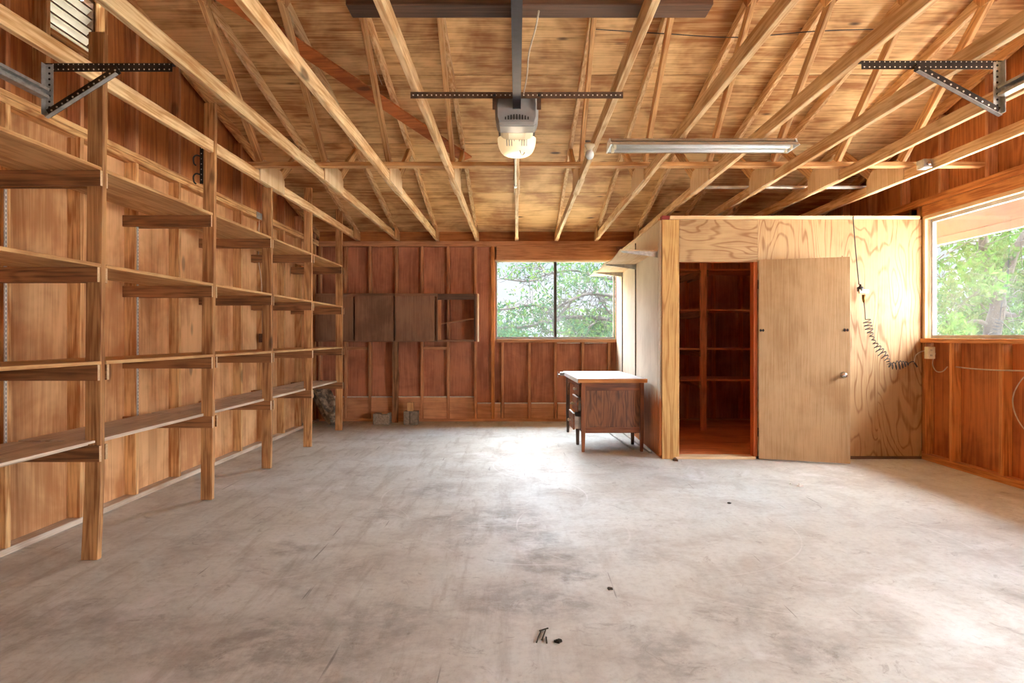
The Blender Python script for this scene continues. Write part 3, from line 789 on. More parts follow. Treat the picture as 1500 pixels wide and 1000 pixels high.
for y0, y1 in ((.07,.478),):
    MB().box(.69, .706, y0, y1, .22, DT-.046).build('back_panel', wood('oak','Z'), dk)
    MB().box(.05, .69, y0, y1, .205, .22).build('pedestal_floor', wood('oakplain','X'), dk)
MB().box(.69, .706, .524, 1.446, .42, DT-.046).build('modesty_panel', wood('oak','Z'), dk)
MB().box(.084, .676, .49, .505, .22, DT-.046).build('inner_panel', wood('stain','Z'), dk)
MB().box(.084, .676, 1.458, 1.482, DT-.13, DT-.046).build('end_rail', wood('oakplain','X'), dk)
MB().box(.05, .07, .524, 1.446, DT-.12, DT-.046).build('apron', wood('oakplain','Y'), dk)
for yy, sg in ((.524,1),(1.446,-1)):
    MB().prism([(yy,DT-.121),(yy+sg*.16,DT-.121),(yy+sg*.10,DT-.14),(yy+sg*.04,DT-.2),(yy,DT-.30)], 'X', .05, .07).build('corner_bracket', wood('oakplain','Y'), dk)
for y0, y1 in ((.073,.474),):
    for n, (z0, z1, pull) in enumerate(((.60,.735,.012),(.425,.585,.035),(.235,.41,.075))):
        d = MB().box(.03-pull, .048-pull, y0, y1, z0, z1).build('drawer', wood('oakplain','Y'), dk, bevel=.003)
        MB().box(.049-pull, .50-pull, y0+.012, y0+.022, z0+.01, z1-.03).box(.049-pull, .50-pull, y1-.022, y1-.012, z0+.01, z1-.03).box(.049-pull, .50-pull, y0+.023, y1-.023, z0+.01, z0+.018).build('drawer_box', M['strip'], d, world=False)
        MB().box(.0285-pull, .0485-pull, y0, y1, z1+.0005, z1+.006).build('dusty_edge', M['strip'], d, world=False)
        ym = (y0+y1)/2
        MB().lathe([(0,0),(.011,0),(.009,-.014),(.019,-.026),(.015,-.036),(0,-.040)], (.03-pull,ym,(z0+z1)/2), 'X', 16).build('knob', M['ivory'], d, smooth=True, world=False, label='pale drawer knob')
v = MB().box(-.05, -.001, 1.36, 1.44, DT-.05, DT-.005)
v.build('clamp_jaw', M['galv'], dk, world=False, bevel=.003)
MB().tube([(-.052,1.40,DT-.035),(-.085,1.40,DT-.035)], .007, 8).tube([(-.08,1.40,DT-.075),(-.08,1.40,DT+.0)], .005, 8).build('clamp_screw', M['galv'], dk, world=False)

# loose moulding strips on the floor behind the desk
for n, (p0, p1, lab) in enumerate((((1.365,8.5,.012),(1.432,6.80,.012),'white moulding strip on the floor under the desk, nearer the closet wall'),
                    ((1.20,8.20,.012),(1.285,7.0,.012),'white moulding strip on the floor under the desk, farther from the closet wall'))):
    o = MB().beam(p0, p1, .028, .022).build('moulding_strip', M['strip'], bevel=.004); tag(o, lab, 'moulding', 'loose moulding strips')

# ------------------------------------------------------------------ back wall cabinet, post, blocks, tyre
CY0 = 9.10
cx = lambda px: (px-CX)*CY0/F
cz = lambda py: H-(py-CY)*CY0/F
wcab = thing('wall_cabinet', 'long dark brown wall cabinet with two doors and an open bay', 'cabinet', (-1.8, YB, 1.18))
X0, X1, Z0, Z1 = XL+.03, cx(699), cz(500), cz(430)
MB().box(X0, X1-.02, CY0+.022, YB-.001, Z1-.02, Z1).build('top_board', wood('brownply','X'), wcab, bevel=.002)
MB().box(X0, X1-.02, CY0+.022, YB-.001, Z0, Z0+.02).build('bottom_board', wood('brownply','X'), wcab, bevel=.002)
MB().box(X1-.02, X1, CY0, YB-.001, Z0, Z1).build('side_panel', wood('brownply','Z'), wcab, bevel=.002)
MB().box(X1+.0005, X1+.012, CY0+.01, YB-.001, Z0-.005, Z1+.005).build('side_panel', wood('palestrip','Z'), wcab, label='pale end panel facing the window')
for px in (519.5, 577.7, 640): MB().box(cx(px)-.008, cx(px)+.008, CY0+.023, YB-.001, Z0+.0205, Z1-.0205).build('divider', wood('brownply','Z'), wcab)
MB().box(X0, cx(640), CY0, CY0+.021, Z1-.045, Z1+.004).build('face_rail', wood('brownply','X'), wcab, bevel=.002)
MB().box(X0, cx(640), CY0, CY0+.021, Z0-.004, Z0+.018).build('face_rail', wood('brownply','X'), wcab, bevel=.002)
MB().box(X0, cx(517.5), CY0, CY0+.02, Z0+.0185, Z1-.0455).build('face_panel', wood('brownply','Z'), wcab)
for a, b in ((520.5,576.5),(579,637)):
    MB().box(cx(a), cx(b), CY0-.019, CY0-.001, Z0+.008, Z1-.030).build('door', wood('brownply','Z'), wcab, bevel=.003)
MB().box(cx(639.5), cx(641), CY0-.0, CY0+.02, Z0+.0185, Z1-.0455).build('face_stile', wood('brownply','Z'), wcab)
MB().box(cx(641.2), cx(646), CY0, CY0+.02, Z0+.02, Z1-.09).build('face_stile', wood('redstud','Z'), wcab, bevel=.002)
MB().box(cx(641.2), X1-.046, CY0, CY0+.02, Z1-.085, Z1-.001).build('face_rail', wood('stain','X'), wcab, bevel=.002)
MB().box(cx(641.2), X1-.046, CY0, CY0+.02, Z0-.002, Z0+.026).build('face_rail', wood('brownply','X'), wcab, bevel=.002)
MB().box(X1-.045, X1-.021, CY0, CY0+.02, Z0, Z1-.001).build('face_stile', wood('stain','Z'), wcab, bevel=.002)
MB().beam((cx(641.5), 9.24, cz(474.5)), (X1-.023, 9.24, cz(466)), .22, .016, up=(0,0,1)).build('crooked_shelf', wood('redstud','X'), wcab)

P = MB(); r = []
pxc = (578-CX)*9.2/F
for k in range(13):
    z = k/12*(Z0-.006); j = random.Random(k*3+1).uniform(-.010,.010)
    a, b = pxc-.042+j*.4, pxc+.044+j
    y0 = 9.245
    r.append([P.bm.verts.new(p) for p in ((a,y0,z),(b,y0,z),(b,y0+.04,z),(a,y0+.04,z))])
P.bm.faces.new(r[0][::-1]); P.bm.faces.new(r[-1])
for A, B in zip(r, r[1:]):
    for k in range(4): P.bm.faces.new((A[k],A[(k+1)%4],B[(k+1)%4],B[k]))
tag(P.build('timber_prop', wood('barky','Z')), 'rough wavy-edged plank propping up the wall cabinet', 'post')

bk = MB(); Yb = 9.02; xb0, xb1 = (546-CX)*Yb/F, (571-CX)*Yb/F
bk.prism([(xb0,0),(xb1,0),(xb1,.165),(xb1-.035,.165),(xb1-.05,.14),(xb1-.13,.14),(xb1-.145,.158),(xb0,.158)], 'Y', Yb, Yb+.13)
tag(bk.build('concrete_block', M['concreteblock'], bevel=.006), 'grey notched concrete block on the floor left of the plank prop', 'block')
for (a, b, lab, mat, y0, dy) in ((591,599.6,'grey weathered timber offcut standing on end, left of the pair','greyend',9.0,.1),
                        (600.6,612,'grey weathered timber offcut standing on end, right of the pair','greyend',9.0,.12)):
    o = MB().box((a-CX)*y0/F, (b-CX)*y0/F, y0, y0+dy, 0, .192).build('timber_offcut', M[mat], bevel=.004); tag(o, lab, 'wood block')
o = MB().box((597-CX)*9.04/F, (605.5-CX)*9.04/F, 9.01, 9.085, .1925, .315).build('timber_offcut', wood('shelf','Z'), bevel=.004)
tag(o, 'small orange pine block set on top of the two grey offcuts', 'wood block')

# tyre leaning on the left wall beyond the last upright
ty = thing('tyre', 'weathered old tyre leaning on the left wall behind the last upright', 'tyre', (-2.66, 8.88, .285), local=True)
prof = [(.190,-.075),(.205,-.095),(.245,-.104),(.285,-.094),(.300,-.075),(.306,-.03),(.306,.03),(.300,.075),(.285,.094),(.245,.104),(.205,.095),(.190,.075)]
MB().lathe(prof, (0,0,0), 'X', 48, close=True).build('carcass', M['rubber'], ty, smooth=True, world=False)
tr = MB()
for k in range(44):
    a = 2*PI*k/44
    for s_, x0, x1 in ((1,-.078,-.028),(-1,-.022,.022),(1,.028,.078)):
        pts = []
        for x, da in ((x0,-.05*s_),(x1,.05*s_)):
            for dd in (-.028,.028):
                pts.append((x, a+da+dd))
        q = []
        for rr in (.300,.313):
            for i in (0,2,3,1): q.append((pts[i][0], rr*math.cos(pts[i][1]), rr*math.sin(pts[i][1])))
        tr.quadbox(q)
tr.build('tread', M['rubber'], ty, world=False)
ty.rotation_euler = (0, math.radians(-24), math.radians(28))
ty.location = (-2.685, 8.93, .325)

# ------------------------------------------------------------------ garage door opener
go = thing('garage_door_opener', 'old grey garage door opener with cream lamp lens on its rail', 'garage door opener', (0, 3.8, 2.5))
MB().box(-.023, .023, .1, 3.80, 2.572, 2.578).box(-.004, .004, .1, 3.80, 2.578, 2.615).box(-.014, .014, .1, 3.80, 2.615, 2.62).build('rail', M['railsteel'], go)
hb = MB()
prof = [(-.118,2.65),(.118,2.65),(.128,2.60),(.126,2.53),(.112,2.485),(-.112,2.485),(-.126,2.53),(-.128,2.60)]
hb.prism([(x*.97,z) for x,z in prof], 'Y', 3.69, 3.72).prism(prof, 'Y', 3.721, 3.86)
hb.build('cover', M['housing'], go, bevel=.012, label='grey front cover')
sl = MB()
for k in range(9):
    x = -.066+.0165*k; h = .030 - .0009*(k-4)**2
    sl.box(x-.0032, x+.0032, 3.686, 3.692, 2.512, 2.512+h)
sl.build('vent_slots', M['slot'], go)
MB().box(-.115, .115, 3.862, 4.30, 2.53, 2.655).build('chassis', M['darksteel'], go, bevel=.006)
P = MB()
P.prism([(-.105,2.529),(.105,2.529),(.095,2.505),(.05,2.49),(-.05,2.49),(-.095,2.505)], 'Y', 3.865, 4.02)
P.build('diffuser', M['lens'], go, bevel=.01, label='beige ribbed light panel')
# bowl shaped end lens
P = MB(); ringsL = []
nu, nv = 28, 10
for j in range(nv+1):
    v = j/nv*PI/2
    ringsL.append([P.bm.verts.new((.124*math.cos(2*PI*i/nu)*(abs(math.cos(v))**.45 if j<nv else 0), 4.10+.105*math.sin(2*PI*i/nu)*(abs(math.cos(v))**.45 if j<nv else 0), 2.528-.115*math.sin(v)**1.0)) for i in range(nu)])
for A, B in zip(ringsL, ringsL[1:]):
    for k in range(nu): P.bm.faces.new((A[k],A[(k+1)%nu],B[(k+1)%nu],B[k]))
bmesh.ops.remove_doubles(P.bm, verts=P.bm.verts, dist=1e-5)
P.build('lamp_lens', M['litlens'], go, smooth=True, label='cream bowl-shaped lamp lens')
sl = MB()
for k in range(9):
    x = -.064+.016*k
    sl.beam((x,4.0-.0+.00,2.495-.001), (x*.97,4.012,2.455), .005, .006, up=(0,-1,0))
sl.build('lens_slots', M['housing'], go)
sb = MB()
sb.box(-.612, .612, 3.655, 3.659, 2.622, 2.6585).box(-.612, .612, 3.6595, 3.695, 2.655, 2.6585)
sb.build('support_bar', M['rust'], go, label='perforated angle bar under the chords')
hl = MB()
for k in range(46): hl.lathe([(0,-.0008),(.0044,-.0008),(.0044,.0004),(0,.0004)], (-.596+k*.0265,3.6545,2.640), 'Y', 8)
hl.build('bar_holes', M['dust'], go)
for x in (-.128, .128):
    MB().box(x-.012, x+.012, 3.660, 3.666, 2.56, 2.65).build('hanger_strap', M['rust'], go)
    MB().sphere((x,3.655,2.64), .009, 1, .6, 1, 10).build('bolt', M['black'], go, smooth=True)
MB().tube(bez([(.02,3.99,2.42),(.03,4.02,2.40),(.045,4.03,2.41),(.05,4.05,2.43)],6), .003, 6).build('pull_wire', M['darksteel'], go)
tag(MB().tube(bez([(.095,2.74,2.655),(.085,2.9,2.655),(.06,3.15,2.654),(.055,3.4,2.65),(.04,3.64,2.645)],6), .004, 6).build('bell_wire', M['cable']), 'thin tan wire running beside the opener rail', 'wire')
cd = thing('conduit', 'thin pale metal conduit along the middle chord beyond the opener', 'conduit', (0,5.2,2.64))
MB().tube([(-.012,4.35,2.648),(-.012,5.85,2.648)], .010, 10).build('tube', M['pipe'], cd, smooth=True)
MB().box(-.026,.002,5.85,5.93,2.634,2.659).build('coupling', M['galv'], cd, bevel=.003)

# ------------------------------------------------------------------ overhead door tracks
def track(sgn, lab, Yt, xo, xi):
    t = thing('garage_door_track', lab, 'garage door track', (sgn*xo, 2.0, 2.48), group='overhead door tracks')
    X = lambda x: sgn*x
    def bxs(mb, a, b, *r): return mb.box(min(X(a),X(b)), max(X(a),X(b)), *r)
    b = MB(); bxs(b, xi, xo+.01, Yt, Yt+.003, 2.615, 2.6585); bxs(b, xi, xo+.01, Yt+.0035, Yt+.035, 2.655, 2.6585)
    b.build('support_bar', M['darksteel'], t, label='dark perforated angle bar')
    n = int((xo-xi)/.026); hl = MB()
    for k in range(n):
        hl.lathe([(0,-.0008),(.0036,-.0008),(.0036,.0004),(0,.0004)], (X(xi+.014+k*.026),Yt-.0005,2.626), 'Y', 8)
        hl.lathe([(0,-.0008),(.0028,-.0008),(.0028,.0004),(0,.0004)], (X(xi+.014+k*.026),Yt-.0005,2.652), 'Y', 8)
    hl.build('bar_holes', M['dust'], t)
    b = MB(); bxs(b, xo-.040, xo, Yt-.004, Yt-.001, 2.385, 2.65); bxs(b, xo-.003, xo, Yt-.034, Yt-.0045, 2.385, 2.65)
    b.build('hanger', M['galv'], t, label='bright perforated hanger strap')
    hl = MB()
    for k in range(9): hl.lathe([(0,-.0008),(.006,-.0008),(.006,.0004),(0,.0004)], (X(xo-.021),Yt-.0045,2.40+k*.029), 'Y', 8)
    hl.build('hanger_holes', M['slot'], t)
    p0, p1 = Vector((X(xo-.02),Yt-.009,2.395)), Vector((X(xi+.27),Yt-.009,2.622))
    b = MB().beam(p0, p1, .004, .046, up=(0,0,1)); 
    dr_ = (p1-p0).normalized(); nz = Vector((-dr_.z*sgn*-1, 0, abs(dr_.x)))
    b.build('brace', M['darksteel'], t)
    b = MB().beam(p0+Vector((0,-.015,-.026)), p1+Vector((0,-.015,-.026)), .026, .003, up=(0,0,1)); b.build('brace_flange', M['galv'], t)
    hl = MB(); L = (p1-p0).length
    for k in range(13):
        q = p0 + dr_*(.02+k*(L-.04)/12)
        hl.lathe([(0,-.0008),(.005,-.0008),(.005,.0004),(0,.0004)], (q.x, Yt-.0115, q.z+.006), 'Y', 8)
    hl.build('brace_holes', M['dust'], t)
    # C-shaped track
    y0, y1 = .25, Yt+.05
    x0, x1 = xo-.045, xo-.001
    b = MB()
    bxs(b, x1-.002, x1, y0, Yt-.036, 2.462, 2.514); bxs(b, x0+.008, x1-.002, y0, Yt-.036, 2.510, 2.514); bxs(b, x0+.008, x1-.002, y0, Yt-.036, 2.462, 2.466)
    bxs(b, x0, x0+.008, y0, Yt-.036, 2.500, 2.514); bxs(b, x0, x0+.008, y0, Yt-.036, 2.462, 2.476)
    b.build('rail', M['galv'], t, label='galvanised track rail')
    return t
track(-1, 'galvanised door track with dark perforated hanger brackets at upper left', 3.27, 2.425, 1.775)
track(1, 'galvanised door track with dark perforated hanger brackets at upper right', 3.24, 2.47, 1.76)

# ------------------------------------------------------------------ fluorescent shop light
fl = thing('fluorescent_light', 'long unlit two-tube fluorescent shop light under the chords', 'light fixture', (1.32, 4.55, 2.6))
lx0, lx1 = .655, 1.985
MB().box(lx0, lx1, 4.505, 4.595, 2.640, 2.658).build('housing', M['lightcase'], fl, bevel=.003)
for s_ in (-1, 1):
    yc = 4.55
    a = MB().quadbox([(lx0+.012,yc+s_*.030,2.6385),(lx1-.012,yc+s_*.030,2.6385),(lx1-.012,yc+s_*.105,2.600),(lx0+.012,yc+s_*.105,2.600),
                  (lx0+.012,yc+s_*.030,2.6395),(lx1-.012,yc+s_*.030,2.6395),(lx1-.012,yc+s_*.106,2.602),(lx0+.012,yc+s_*.106,2.602)])
    a.build('reflector', M['reflector'], fl)
    a = MB().quadbox([(lx0+.012,yc+s_*.1065,2.594),(lx1-.012,yc+s_*.1065,2.594),(lx1-.012,yc+s_*.1085,2.594),(lx0+.012,yc+s_*.1085,2.594),
                  (lx0+.012,yc+s_*.1065,2.612),(lx1-.012,yc+s_*.1065,2.612),(lx1-.012,yc+s_*.1085,2.612),(lx0+.012,yc+s_*.1085,2.612)])
    a.build('lip', M['lightcase'], fl)
    MB().tube([(lx0+.05,yc+s_*.048,2.600),(lx1-.05,yc+s_*.048,2.600)], .016, 14).build('tube', M['tube'], fl, smooth=True)
    for x in (lx0+.03, lx1-.05): MB().box(x, x+.019, yc+s_*.048-.014, yc+s_*.048+.014, 2.582, 2.628).build('socket', M['ivory'], fl)
for x in (lx0, lx1-.011):
    MB().prism([(4.44,2.594),(4.66,2.594),(4.62,2.62),(4.60,2.656),(4.50,2.656),(4.48,2.62)], 'X', x, x+.011).build('end_cap', M['reflector'], fl)
MB().box(1.31, 1.33, 4.53, 4.57, 2.6, 2.6385).build('centre_clip', M['reflector'], fl)

# lamp holder and junction box
lh = thing('lamp_holder', 'small clear bulb in a ceiling socket beside the sixth truss chord', 'lamp holder', (.555,4.62,2.66))
MB().lathe([(0,0),(.038,0),(.038,-.012),(.022,-.03),(.020,-.045),(0,-.045)], (.535,4.66,2.66), 'Z', 16).build('socket', M['ivory'], lh, smooth=True)
MB().sphere((.535,4.66,2.585), .032, 1, 1, 1.15, 16).build('bulb', M['tube'], lh, smooth=True)
jb = thing('junction_box', 'small grey junction box on the last truss chord, upper right', 'junction box', (3.46,5.4,2.7))
MB().box(3.41, 3.489, 5.32, 5.42, 2.67, 2.742).build('box', M['galv'], jb, bevel=.003)
MB().tube([(3.45,5.30,2.70),(3.45,5.319,2.70)], .016, 10).build('connector', M['chrome'], jb, smooth=True)
tag(MB().tube([(1.86,6.44,2.765),(3.55,6.44,2.765)], .017, 12).build('pipe', M['pipe'], smooth=True), 'pale pipe lying across the chords above the closet', 'pipe')

# roof wire slung between trusses
tag(MB().tube(bez([(.62,4.98,3.66),(1.17,5.02,3.645),(1.76,5.05,3.63),(2.34,4.98,3.645),(2.93,4.95,3.65)],8), .004, 6).build('roof_wire', M['cord']), 'thin dark wire strung under the roof at upper right', 'wire')
tag(MB().tube(bez([(-1.21,4.85,3.70),(-1.20,5.0,3.62),(-1.18,5.2,3.5),(-1.15,5.42,3.4)],8), .003, 6).build('hanging_string', M['cable']), 'pale string hanging from the roof sheathing at left', 'string')

# ------------------------------------------------------------------ outlets, cables, coiled cord
ot = thing('wall_outlet', 'brown outlet box with ivory plate on the left wall stud', 'outlet', (XL, 7.33, 1.24))
oy = 7.33
MB().box(XL-.05, XL+.006, oy-.03, oy+.02, 1.185, 1.285).build('box', M['rust'], ot, bevel=.003)
MB().box(XL+.0065, XL+.012, oy+.0, oy+.055, 1.175, 1.295).build('cover_plate', M['ivory'], ot, bevel=.002)
tag(MB().tube(bez([(XL-.01,7.31,1.29),(XL-.008,7.31,1.6),(XL-.01,7.28,1.9),(XL-.006,7.20,2.1),(XL-.004,7.19,2.35),(XL+.004,7.19,2.57)],8), .006, 8).build('cable', M['cable'], smooth=True), 'pale cable rising from the left wall outlet to the top plate', 'cable')
tag(MB().box(XL+.001, XL+.005, 7.12, 7.30, 2.58, 2.655).build('nail_plate', M['galv']), 'galvanised plate on the left top plate above the cable', 'metal plate')

oc = thing('socket_outlet', 'ivory double socket at the closet corner under the side window', 'outlet', (XR, 6.46, 1.08))
ox = 4.125
MB().box(ox-.045, ox+.03, 6.30, 6.36, 1.03, 1.15).build('box', M['beige'], oc, bevel=.004)
MB().box(ox-.042, ox+.012, 6.294, 6.2995, 1.033, 1.147).build('cover_plate', M['ivory'], oc, bevel=.002)
sl = MB()
for z in (1.065, 1.115):
    sl.box(ox-.024, ox-.020, 6.2925, 6.2945, z-.008, z+.008).box(ox-.012, ox-.008, 6.2925, 6.2945, z-.008, z+.008)
sl.build('slots', M['slot'], oc)

cc = thing('coiled_cord', 'dark hanging cord with plug and springy coil on the closet front', 'cord', (3.5, 6.44, 1.6))
Yc = 6.445
c = lambda px, py, dy=0.0: at(px, py, Yc) + Vector((0, dy, 0))
MB().tube(bez([c(1248,318,-.03), c(1249,322,-.012), c(1252,368,-.02), c(1256,417,-.03)], 8), .0055, 8).build('upper_lead', M['cord'], cc, smooth=True)
MB().lathe([(0,.055),(.010,.05),(.014,.03),(.03,.022),(.032,.0),(.028,-.02),(0,-.022)], tuple(c(1258,424,-.03)), 'Z', 14).build('plug', M['cord'], cc, smooth=True)
p = c(1263,427,-.045); MB().box(p.x-.058, p.x+.04, p.y-.012, p.y+.012, p.z-.02, p.z+.02).build('adapter', M['beige'], cc, bevel=.004)
p = c(1263,436,-.03); MB().lathe([(0,.03),(.018,.028),(.018,-.01),(.009,-.05),(0,-.052)], tuple(p), 'Z', 12).build('lower_plug', M['brass'], cc, smooth=True)
MB().tube(bez([c(1263,440,-.03), c(1265,455,-.025), c(1266,468,-.02)], 6), .005, 8).build('middle_lead', M['cord'], cc, smooth=True)
spine = bez([c(1267,468,-.03), c(1271,482,-.03), c(1277,498,-.03), c(1286,513,-.03), c(1297,526,-.03), c(1302,535,-.03), c(1316,534,-.03), c(1328,532,-.03)], 24)
pts = []
nturn = 21
for i, p in enumerate(spine):
    t_ = i/(len(spine)-1); d = (spine[min(i+1,len(spine)-1)]-spine[max(i-1,0)]).normalized()
    x = Vector((0,1,0)); y = d.cross(x).normalized()
    loose = 1.0 if t_ < .15 else (.75 + .35*math.sin(t_*17))
    a = 2*PI*nturn*t_
    pts.append(p + x*(math.cos(a)*.022) + y*(math.sin(a)*.040*loose))
MB().tube(bez(pts[::2], 4), .0045, 6).build('coil', M['cord'], cc, smooth=True)
MB().tube(bez([spine[-1], c(1334,529,-.03), c(1337,531,-.03), c(1341,537,-.03)], 6), [.005]*12+[.008]*7, 8).build('lower_lead', M['cord'], cc, smooth=True)
tag(MB().tube(bez([c(1336,531,-.03), c(1339,520,-.03), c(1346,514,-.06), Vector((ox-.02,6.28,1.115))], 8), .005, 8).build('flex', M['cable'], smooth=True), 'pale flex linking the coiled cord to the corner socket', 'cord')
def rw(px, py, X=4.10):
    Y = X*F/(px-CX); return Vector((X, Y, H-(py-CY)*Y/F))
tag(MB().tube(bez([rw(1400,537,4.18), rw(1425,540,4.17), rw(1460,542,4.135), rw(1480,542.5,4.17), rw(1500,543,4.18), rw(1560,545,4.15)], 8), .006, 8).build('cable', M['cable'], smooth=True), 'pale cable threaded through the studs under the side window', 'cable')
tag(MB().tube(bez([rw(1370,517,4.16), rw(1366,532,4.15), rw(1371,543,4.14), rw(1380,544,4.15), rw(1388,537,4.2)], 8), .005, 8).build('cable', M['cable'], smooth=True), 'small loop of pale cable below the corner socket', 'cable')
tag(MB().tube(bez([rw(1520,540,4.136), rw(1500,552,4.11), rw(1486,574,4.11), rw(1484,594,4.11), rw(1492,616,4.11), rw(1505,632,4.11), rw(1525,640,4.136)], 8), .005, 8).build('cable', M['cable'], smooth=True), 'large hanging loop of pale wire at the right frame edge', 'cable')

# ------------------------------------------------------------------ floor litter
def chip(px, py, r, name, mat, lab, cat, h=.012, seed=1):
    Y = H*F/(py-CY); X = (px-CX)*Y/F; rr = random.Random(seed); mb = MB()
    n = 9; pts = [(X+math.cos(2*PI*k/n)*r*rr.uniform(.5,1.1), Y+math.sin(2*PI*k/n)*r*rr.uniform(.5,1.1)) for k in range(n)]
    mb.prism(pts, 'Z', .0, h*.6)
    top = [(X+(p[0]-X)*.55, Y+(p[1]-Y)*.55) for p in pts]; mb.prism(top, 'Z', h*.6, h)
    tag(mb.build(name, M[mat]), lab, cat)
chip(1172,712,.030,'paper_scrap','paper','larger white crumpled scrap on the floor before the closet','scrap',.025,3)
chip(1158,709,.016,'paper_scrap','paper','smaller white scrap on the floor left of the larger one','scrap',.012,4)
chip(818,940,.018,'leaf_litter','debris','dark curled leaf on the floor near the front, right of the twigs','leaf',.010,5)
chip(1068,737,.018,'leaf_litter','debris','dark sliver on the floor before the closet corner','debris',.008,6)
chip(893,862,.022,'leaf_litter','debris','dark flake lying beside the big floor stain','debris',.006,7)
for a, b in (((786,942),(792,926)),((794,938),(799,924)),((801,943),(800,934)),((790,925),(803,921))):
    q = []
    for px, py in (a, b):
        Y = H*F/(py-CY); q.append(((px-CX)*Y/F, Y, .004))
    tag(MB().tube(q, .003, 6).build('twig', M['debris']), 'thin dark twig among the few scattered near the front centre of the floor', 'twig', 'twigs on the floor')
sh_ = MB().prism([(1.575,6.40),(1.60,6.47),(1.62,6.47),(1.615,6.36)], 'Z', 0, .02)
tag(sh_.build('wood_shim', M['rust']), 'dark splintered shim on the floor at the closet corner post', 'shim')

# ------------------------------------------------------------------ outside
tag(MB().box(XR+SH+.021, 4.80, -1, 11, 2.73, 2.75).box(4.72, 4.76, -1, 11, 2.36, 2.729).box(4.71, 4.75, -1, 11, 2.275, 2.357).build('trim_3', M['barnwood_eave'], bevel=.003), 'cream painted eave boards seen through the side window, with an added sun-blocking top board', 'eave', kind='structure')  # flat top board added to keep sun patches out of the side window

def leaves(mb_pts, rnd, size, mat, name, parent):
    V = []; Fc = []
    for p in mb_pts:
        s_ = size*rnd.uniform(.6,1.3)
        a = Vector((rnd.gauss(0,1), rnd.gauss(0,1), rnd.gauss(0,1))).normalized()
        b = a.orthogonal().normalized()
        b = (Matrix.Rotation(rnd.uniform(0,2*PI), 3, a) @ b)
        c_ = a.cross(b)
        i = len(V)
        V += [p-b*s_, p+c_*s_*.42+a*s_*.08, p+b*s_, p-c_*s_*.42+a*s_*.08]
        Fc += [(i,i+1,i+2),(i,i+2,i+3)]
    off = Vector(OFF.get(parent.name,(0,0,0)))
    me = bpy.data.meshes.new(name); me.from_pydata([tuple(v-off) for v in V], [], Fc); me.update()
    me.materials.append(mat)
    o = bpy.data.objects.new(name, me); COL.objects.link(o); o.parent = parent
    return o

# spreading tree seen through the back window
rnd = random.Random(11)
t1 = thing('garden_tree', 'pale leafy tree with bare arching limbs outside the back window', 'tree', (4.6, 14.6, -.1))
w = MB()
w.tube(bez([(4.6,14.6,-.1),(4.5,14.6,1.2),(4.35,14.6,2.4),(4.1,14.5,4.0),(3.6,14.4,5.5)],6), [.22]*7+[.18]*7+[.13]*6+[.08]*5, 10)
LIMBS = [([(1010,505),(960,482),(920,474),(880,466),(845,464),(812,468),(775,478),(740,480),(705,486)], .055, 14.2),
         ([(1010,455),(940,432),(895,433),(862,430),(835,440),(812,452),(780,446),(745,452),(700,455)], .045, 13.6),
         ([(980,380),(930,400),(900,408),(870,404),(840,396),(800,402),(775,412),(735,408)], .035, 14.6),
         ([(900,468),(888,452),(878,438),(872,425)], .02, 14.2), ([(880,466),(862,480),(850,494)], .02, 14.1),
         ([(838,440),(822,460),(806,470)], .022, 13.7), ([(800,402),(790,388),(770,376)], .02, 14.6), ([(812,452),(812,470),(808,486)], .018, 13.6)]
lp = []
for pts, r0, Y in LIMBS:
    P3 = [at(px, py, Y+rnd.uniform(-.25,.25)) for px, py in pts]
    cv = bez(P3, 5); n = len(cv)
    w.tube(cv, [r0*(1-.75*i/n)+.006 for i in range(n)], 7)
    for i, p in enumerate(cv):
        for _ in range(3):
            d = Vector((rnd.gauss(-.2,1), rnd.gauss(0,.7), rnd.gauss(.1,.8))).normalized(); L = rnd.uniform(.2,.75)
            q = p + d*L*.5 + Vector((0,0,rnd.uniform(-.08,.08))); e = p + d*L
            w.tube([p,q,e], [.008,.006,.003], 4, caps=False)
            for _ in range(3): 
                if rnd.random() < .6: lp.append(e + Vector((rnd.gauss(0,.09),rnd.gauss(0,.09),rnd.gauss(0,.08))))
w.build('trunk', M['bark'], t1, smooth=True)
def clump(px, py, rpx, n, Y=None, out=None):
    for _ in range(n):
        y = (Y or 14.2) + rnd.gauss(0,.6)
        a = rnd.uniform(0,2*PI); r = rpx*math.sqrt(rnd.random())
        out.append(at(px+math.cos(a)*r, py+math.sin(a)*r*.8, y))
for spec in ((745,465,30,420),(780,470,34,520),(805,455,26,360),(760,488,40,420),(745,393,22,150),(785,395,18,110),(800,425,22,130),(845,400,28,380),(875,395,24,260),(835,425,22,240),
             (885,420,18,120),(880,485,34,420),(835,488,26,330),(900,450,22,150),(925,410,30,200),(700,470,30,200),(700,395,30,150),(820,385,20,140),(760,430,14,30)):
    clump(*spec, out=lp)
lp = [p for p in lp if rnd.random() < .68]
leaves(lp[::2], rnd, .056, M['leafpale'], 'foliage', t1)
leaves(lp[1::2], rnd, .052, M['leafyellow'], 'foliage', t1)

